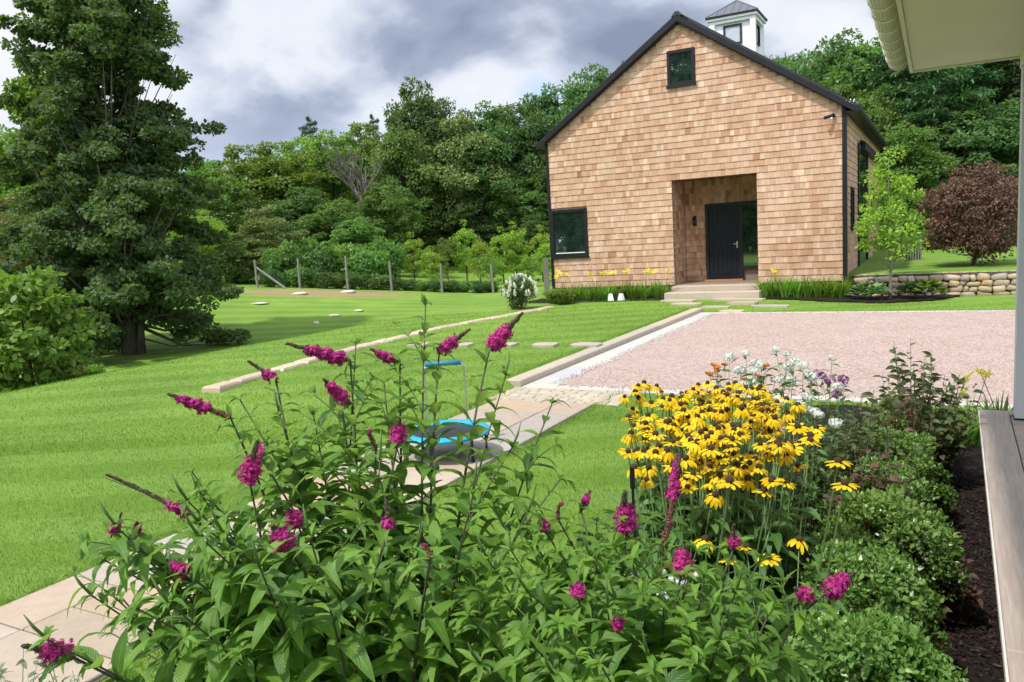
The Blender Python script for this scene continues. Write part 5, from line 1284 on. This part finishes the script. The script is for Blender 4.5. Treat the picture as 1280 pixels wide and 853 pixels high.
for i, (X, Y, n, lab) in enumerate([(3.72, 6.6, 2, 'yellow daylily clump left behind the deck corner'), (4.0, 6.7, 1, 'daylily clump with arching leaves behind the deck corner'), (4.3, 6.75, 1, 'daylily clump behind the deck edge'), (4.55, 6.6, 2, 'daylily clump with yellow blooms beside the porch post'), (3.45, 6.2, 1, 'small daylily clump between rose bush and deck')]):
    b = cam_to_world(X, Y); daylily(b[0], b[1], lab, n, 1.05, .52, 'daylilies beyond the deck', -2.02, seed=i + 3)
# low green filler at bottom: sage and ground plants
def sage(X, Y, label, s=1.):
    def hd(t, top, k, rq): pass
    return upright_clump('grey_sage', label, 'sage', X, Y, .52 * s, .3 * s, 46, None, material_sage, .05, int(abs(X) * 100), leafw=.4, stem=m_straw)
material_sage = veined_leaf('grey sage leaf', (.09, .13, .07), (.22, .29, .18), (.25, .30, .22), .25, 6)
sage(-1.62, 2.55, 'grey green sage clump at the lower left corner'); sage(-1.25, 2.25, 'grey green sage under the lowest magenta flower'); sage(-2.0, 2.9, 'grey green sage at the left border of the photo')
DAISY = [floret_ball(s, 30, .03, .012, .03, [m_whitep]) for s in (15, 16)]
upright_clump('white_daisy', 'low white daisies with pale stems behind the right butterfly bush', 'daisies', .55, 2.95, .60, .30, 20, head_of(DAISY), m_cfleaf, .08, 31, stem=m_straw)
upright_clump('green_filler_plant', 'leafy green perennial below the yellow coneflowers', 'perennial', .95, 2.45, .62, .26, 26, None, m_cfleaf, .14, 33, leafw=.3)
upright_clump('green_filler_plant', 'leafy green perennial beside the nearest boxwood', 'perennial', 1.05, 2.1, .60, .24, 22, None, m_cfleaf, .14, 34, leafw=.3)
for X_, Y_, sd_, lb in [(.42, 3.3, 35, 'leafy green perennial left below the yellow coneflowers'), (.55, 3.9, 36, 'leafy green perennial at the lawn edge left of the coneflowers'), (.62, 4.5, 37, 'leafy green perennial at the far left foot of the coneflowers'), (.75, 2.9, 38, 'leafy green perennial in front of the coneflower middle'), (1.25, 2.95, 39, 'leafy green perennial between coneflowers and boxwood'), (.3, 2.7, 40, 'leafy green perennial right of the flagstone lawn strip')]:
    upright_clump('green_filler_plant', lb, 'perennial', X_, Y_, .50, .26, 26, None, m_cfleaf, .14, sd_, leafw=.3)
mb = MB(); mb.tube([(0, 0, 0), (0, 0, .98)], .006, 8); mb.tube([(0, 0, .98), (0, 0, 1.07)], .011, 10); b = cam_to_world(.46, 3.1)
thing('garden_stake', 'thin black garden stake left of the yellow coneflowers', 'stake', (b[0], b[1], -2.02), 0, None, mb.data('garden_stake', [m_black]))

# ------------------------------------------------------------------ butterfly bushes
def spike_mesh(seed, L, R0, bloom=(0.2, .9), faded=(.0, .2), dens=1.):
    """flower spike along +z from the base: faded florets, open florets, then buds to the tip"""
    r = np.random.default_rng(seed); V = []; F = []; mi = []; rn = []; n = int(1700 * L / .14 * dens * (R0 / .02))
    t = r.random(n); a = r.uniform(0, 2 * math.pi, n); prof = np.where(t < .15, .6 + t / .15 * .4, 1 - .72 * ((t - .15) / .85) ** 1.5); rad = R0 * prof * (.5 + .95 * r.random(n) ** .9) * (1 + .25 * np.sin(t * 34 + a) + .12 * np.sin(a * 3))
    bend = .22 * L * (t ** 2)
    P = np.stack([np.cos(a) * rad + bend, np.sin(a) * rad, t * L], 1)
    D = unit(np.stack([np.cos(a), np.sin(a), .35 + 0 * a], 1) + r.normal(size=(n, 3)) * .35); is_b = (t > bloom[0]) & (t < bloom[1] + r.normal(size=n) * .04); is_f = (t <= bloom[0]) | ((t > faded[0]) & (t < faded[1]))
    s = np.where(is_b, .0056, .0036) * (.8 + .5 * r.random(n))
    keep = is_b | (r.random(n) < .6); P, D, s, is_b, is_f, rad = [q[keep] for q in (P, D, s, is_b, is_f, rad)]; n = len(P)
    P[~is_b, :2] = P[~is_b, :2] * .62 - (.2 * (P[~is_b, :2] - np.stack([bend[keep][~is_b], 0 * bend[keep][~is_b]], 1)))
    A = unit(np.cross(D, r.normal(size=(n, 3)))); B = np.cross(D, A); k = 8; vs = []
    for j in range(k):
        q = 2 * math.pi * j / k; m = 1. if j % 2 == 0 else .42; vs.append(P + (A * math.cos(q) + B * math.sin(q)) * (s * m)[:, None] + D * (.0015 if j % 2 else 0))
    V = np.stack(vs, 1).reshape(-1, 3); F = np.arange(n * k).reshape(n, k); m = np.where(is_b, 0, np.where(is_f, 1, 2)); tn = np.clip(r.random(n) * .7 + .3 * (rad / R0), 0, 1)
    return mesh_data('flower_spike', V, F, [m_magenta, m_faded, m_bud], m, np.repeat(tn, k))
def orient(o, loc, d):
    o.location = tuple(float(c) for c in loc); o.rotation_euler = Vector(tuple(float(c) for c in d)).to_track_quat('Z', 'Y').to_euler()
def bush(label, X, Y, spikes, fillers, seed, bases=5):
    """spikes: (px,py base), (px,py tip), depth, radius, bloom range; fillers: tips as (px, py, depth)"""
    global rng
    rq = random.Random(seed); rng = np.random.default_rng(seed); b = cam_to_world(X, Y); O = np.array([b[0], b[1], -2.02]); t = thing('butterfly_bush', label, 'butterfly bush', O); mb = MB(); rows = []; n = 0
    def leafpair(p, d, L, az, up=.25, tone=.45):
        d = unit(d); a = unit(np.cross(d, np.array([.1, .2, 1.]) if abs(d[2]) < .9 else np.array([1., 0, 0]))); c = np.cross(d, a)
        for sgn in (0, math.pi):
            o_ = a * math.cos(az + sgn) + c * math.sin(az + sgn); dd = unit(o_ + d * rq.uniform(.35, .8) + np.array([0, 0, up])); 
            nn = np.array([0, 0, 1.]) + d * .5 + np.array([rq.gauss(0, .3), rq.gauss(0, .3), 0]); l = L * rq.uniform(.75, 1.15)
            rows.append((p, dd, nn, l, l * rq.uniform(.24, .33), rq.uniform(.25, 1.3), min(1, max(0, rq.gauss(tone, .28)))))
    def shoot(p0, p1, r0, r1, fold, Ls, t0=.3, side=.0, green_=False, lift=.3):
        L = np.linalg.norm(p1 - p0); c = p0 * .5 + p1 * .5 + np.array([0, 0, lift * L * .42]) - (p1 - p0) * (1, 1, 0) * .26
        f = lambda t_: (1 - t_) ** 2 * p0 + 2 * t_ * (1 - t_) * c + t_ * t_ * p1
        pts = [f(q) for q in np.linspace(0, 1, 9)]; mb.tube(pts, list(np.linspace(r0, r1, 9)), 6, mi=1 if green_ else 0)
        s = t0 * L; az = rq.uniform(0, 3)
        while s < L * .985:
            q = s / L; p = f(q); d = unit(f(min(1, q + .02)) - f(q - .02)); taper = min(1, (1 - q) * 3.4 + .38) 
            leafpair(p, d, Ls * taper * rq.uniform(.85, 1.1), az, tone=.38 + .3 * q)
            if side and rq.random() < side and q < .9:
                a = rq.uniform(0, 6.28); dd = unit(d * .9 + np.array([math.cos(a), math.sin(a), .35])); e = p + dd * rq.uniform(.10, .24); shoot(p, e, .0022, .0012, 0, Ls * .62, .25, 0, True, .1)
                for _ in range(3): leafpair(e, unit(e - p), .045 * rq.uniform(.6, 1.1), rq.uniform(0, 3), .4, .75)
            az += math.pi / 2 + rq.uniform(-.2, .2); s += rq.uniform(.045, .07)
        return unit(f(1) - f(.93))
    k = 0
    for (bp, tp, dep, R0, bl) in spikes:
        p1 = at_depth(bp[0], bp[1], dep) - O; tip = at_depth(tp[0], tp[1], dep + rq.uniform(-.05, .03)) - O; f0 = np.array([rq.uniform(-.16, .16), rq.uniform(-.16, .16), 0])
        shoot(f0, p1, .0075, .0026, 0, .15, .28, .28)
        L = np.linalg.norm(tip - p1) * .92; o = link('flower_spike', spike_mesh(seed * 50 + k, L, R0 * .72, (bl[0], bl[0] + (bl[1] - bl[0]) * .78)), t); orient(o, p1, tip - p1)
        for _ in range(2): leafpair(p1, unit(tip - p1), .06, rq.uniform(0, 3), .2, .7)
        g_ = MB(); g_.tube([(0, 0, -.01), (.05 * L, 0, L * .5), (.2 * L, 0, L * .97)], [.002, .0015, .0008], 5); gm = g_.obj('spike_stalk', [m_stem], o); k += 1
    for (x, y, dep) in fillers:
        p1 = at_depth(x, y, dep) - O; f0 = np.array([rq.uniform(-.18, .18), rq.uniform(-.18, .18), 0]); dd = shoot(f0, p1, .006, .0018, 0, .145, .26, .28)
        for _ in range(4): leafpair(p1, dd, rq.uniform(.03, .06), rq.uniform(0, 3), .5, .8)
        if rq.random() < .5: mb.tube([p1, p1 + dd * .03 + np.array([0, 0, .012]), p1 + dd * .05 + np.array([0, 0, .03])], [.003, .0035, .001], 5, mi=1)
    link('stems', mb.data('stems', [m_stem, m_stem_g], True), t)
    link('leaves', lance_leaves('leaves', rows, [m_bfleaf], 7), t); return len(rows)
rf_ = random.Random(4)
SP1 = [((438, 452), (352, 426), 2.25, .021, (.1, .82)), ((288, 522), (205, 488), 2.1, .020, (.35, .93)), ((440, 508), (399, 470), 2.1, .021, (.25, .95)), ((500, 455), (460, 434), 2.3, .017, (.3, .9)),
       ((549, 440), (588, 410), 2.3, .020, (0, .72)), ((612, 436), (656, 388), 2.35, .026, (0, .7)), ((498, 552), (494, 522), 2.0, .022, (.0, .9)), ((470, 560), (456, 536), 2.0, .013, (.9, 1)),
       ((312, 602), (314, 548), 1.9, .024, (.0, .72)), ((326, 572), (324, 552), 1.95, .014, (.2, .9)), ((238, 645), (134, 584), 1.8, .012, (.0, .3)), ((140, 668), (150, 640), 1.75, .012, (.1, .8)), ((172, 668), (166, 652), 1.75, .010, (.2, .9)),
       ((362, 688), (338, 652), 1.75, .026, (.0, .95)), ((372, 655), (356, 632), 1.85, .020, (.0, .9)), ((234, 718), (214, 700), 1.6, .014, (.1, .9)), ((92, 822), (22, 802), 1.55, .026, (.15, .72)),
       ((485, 662), (485, 618), 1.75, .016, (.0, .35)), ((345, 476), (308, 448), 2.2, .015, (.0, .5)), ((538, 700), (534, 678), 1.6, .013, (.95, 1))]
FL1 = []
for _ in range(34):      # tips that fill the dome of the bush
    x = rf_.uniform(130, 640); y = rf_.uniform(560, 800) if rf_.random() < .6 else rf_.uniform(640, 850); FL1.append((x, max(y, 560 + abs(x - 430) * .35), rf_.uniform(1.45, 2.5)))
FL1 += [(690, 505, 2.25), (632, 470, 2.3), (532, 362 + 20, 2.35), (545, 480, 2.2), (445, 430, 2.3), (590, 500, 2.2), (392, 520, 2.15), (432, 545, 2.1), (350, 520, 2.1), (300, 500, 2.1), (560, 540, 2.1), (640, 560, 2.1), (600, 590, 2.0), (240, 590, 1.95), (185, 700, 1.7), (115, 745, 1.65), (130, 700, 1.75), (170, 760, 1.55), (60, 770 + 30, 1.5), (520, 590, 2.0), (480, 480, 2.2), (660, 640, 1.9), (700, 600, 2.0)]
FL1 = [q for q in FL1 if not (485 < q[0] < 640 and q[1] < 610)] + [(532, 382, 2.35), (632, 470, 2.3)]
n1 = bush('large butterfly bush with magenta flower spikes filling the foreground', -.42, 1.95, SP1, FL1, 3)
SP2 = [((783, 668), (772, 608), 1.95, .028, (.15, .8)), ((828, 690), (858, 562), 2.1, .024, (.55, .95)), ((852, 716), (856, 680), 1.8, .024, (.0, .95)), ((722, 745), (722, 724), 1.6, .016, (.1, .9)), ((1014, 748), (990, 732), 1.75, .018, (.0, .9)),
       ((1032, 742), (1074, 716), 1.75, .024, (.0, .95)), ((918, 684), (912, 652), 1.9, .015, (.1, .5)), ((726, 638), (742, 612), 2.0, .012, (.3, .9)), ((684, 668), (676, 640), 1.9, .014, (.2, .8)), ((772, 788), (770, 770), 1.6, .012, (.3, .9)), ((698, 650), (640 + 55, 628), 1.95, .011, (.95, 1))]
FL2 = [(x_, y_, d_) for x_, y_, d_ in [(700, 690, 1.8), (740, 700, 1.7), (790, 700, 1.75), (830, 740, 1.7), (760, 760, 1.6), (880, 720, 1.8), (920, 740, 1.75), (950, 700, 1.85), (860, 780, 1.6), (900, 800, 1.55), (700, 780, 1.5), (660, 740, 1.6), (940, 790, 1.6), (810, 820, 1.45), (750, 830, 1.4), (690, 840, 1.4), (870, 690, 1.9), (960, 770, 1.65), (640, 690, 1.75), (610, 700, 1.8), (625, 745, 1.7), (585, 770, 1.6), (655, 800, 1.5), (600, 830, 1.5), (670, 680, 1.9), (720, 820, 1.45), (650, 650, 2.0)]]
n2 = bush('smaller butterfly bush with scattered magenta spikes right of the large one', .30, 1.9, SP2, FL2, 4)
print('bush leaves', n1, n2)

# ------------------------------------------------------------------ grass
rng = np.random.default_rng(90)
def grass_ok(u, v):
    path = (u > -5.04) & (u < -3.60) & (v < 9.45); band = (u > -5.36) & (v > 9.38) & (v < 18.96); bed = (u > np.interp(v, [2.6, 4.2, 5.4, 6.4, 7.4, 8.6], [-1.58, -1.68, -1.70, -1.64, -1.48, -1.33])) & (v < 9.0)
    return ~(path | band | bed | (v > 20.9))
def blades(n, dmin, dmax, h, w, pw):
    d = dmin + (dmax - dmin) * rng.random(n) ** pw; X = (rng.uniform(-300, 1290, n) - 640) / FPX * d * 1.05; u = A3[0, 0] * X + A3[0, 1] * d; v = A3[1, 0] * X + A3[1, 1] * d
    ok = grass_ok(u, v); u, v, d = u[ok], v[ok], d[ok]; n = len(u); a = rng.uniform(0, 2 * math.pi, n); lean = rng.uniform(.1, .8, n); k = 1 + d * .03
    T = np.stack([np.cos(a) * lean, np.sin(a) * lean, np.ones(n)], 1); P = np.stack([u, v, H(u, v) - .004], 1); Nn = np.stack([np.cos(a), np.sin(a), -.3 + 0 * a], 1) + rng.normal(size=(n, 3)) * .4
    return P, T, Nn, h * rng.uniform(.5, 1.1, n) * k, w * k * rng.uniform(.7, 1.3, n), rng.random(n)
m_grass = leaf_mat('grass blade', (.115, .225, .018), (.225, .355, .050), .35, .5, .3, objvar=0, hue=0)
parts_ = [blades(200000, 3.2, 9.5, .030, .0055, 1.3), blades(130000, 8.5, 22, .030, .011, 1.1)]
cc = [np.concatenate([q[i] for q in parts_]) for i in range(6)]
o = link('grass', leaves_data('grass', cc[0], cc[1], cc[2], cc[3], cc[4], [m_grass], cc[5], shape=3)); o['kind'] = 'stuff'
# longer tufts where the mower does not reach: along path, kerb and bed
rng = np.random.default_rng(91); segs = [((-3.58, 0), (-3.58, 9.4)), ((-5.06, 0), (-5.06, 9.4)), ((-5.40, 9.5), (-5.40, 18.9)), ((-1.62, 2.6), (-1.72, 4.2)), ((-1.72, 4.2), (-1.74, 5.4)), ((-1.74, 5.4), (-1.68, 6.4)), ((-1.68, 6.4), (-1.37, 8.6)), ((-5.0, 19.0), (3, 19.0)), ((-10.9, 21.2), (-6.9, 21.25))]
Ps = []
for (a, b) in segs:
    L = math.dist(a, b); n = int(L * 260); t_ = rng.random(n); Ps.append(np.stack([a[0] + (b[0] - a[0]) * t_ + rng.normal(size=n) * .03, a[1] + (b[1] - a[1]) * t_ + rng.normal(size=n) * .03], 1))
for k in range(3):
    pass
q = np.concatenate(Ps); n = len(q); P = np.stack([q[:, 0], q[:, 1], H(q[:, 0], q[:, 1]) - .005], 1); T = rdir(n, 1.6); 
o = link('edge_grass', leaves_data('edge_grass', P, T, rdir(n), .075 * rng.uniform(.5, 1.2, n), .010, [m_grass], rng.random(n), shape=3)); o['kind'] = 'stuff'

rng = np.random.default_rng(95); n = 3000; t_ = rng.random(n); e_ = rng.integers(0, 3, n); off = np.abs(rng.normal(size=n)) * .07
u = np.where(e_ == 0, -4.62 - off, np.where(e_ == 1, -4.6 + 8 * t_, -4.6 + 12 * t_)); v = np.where(e_ == 0, 9.7 + 9 * t_, np.where(e_ == 1, 9.68 - off, 18.73 + off)); mbp = MB()
q = rng.uniform(.006, .014, n)
V = []; F = []
for i in range(n):
    k = len(V); r_ = q[i]; x, y = u[i], v[i]; z = -2.03
    V += [(x - r_, y, z), (x, y - r_, z), (x + r_, y, z), (x, y + r_, z), (x, y, z + r_ * 1.2)]; F += [(k, k + 1, k + 4), (k + 1, k + 2, k + 4), (k + 2, k + 3, k + 4), (k + 3, k, k + 4)]
o = link('loose_gravel', mesh_data('loose_gravel', V, np.array(F), [m_gravel])); o['kind'] = 'stuff'
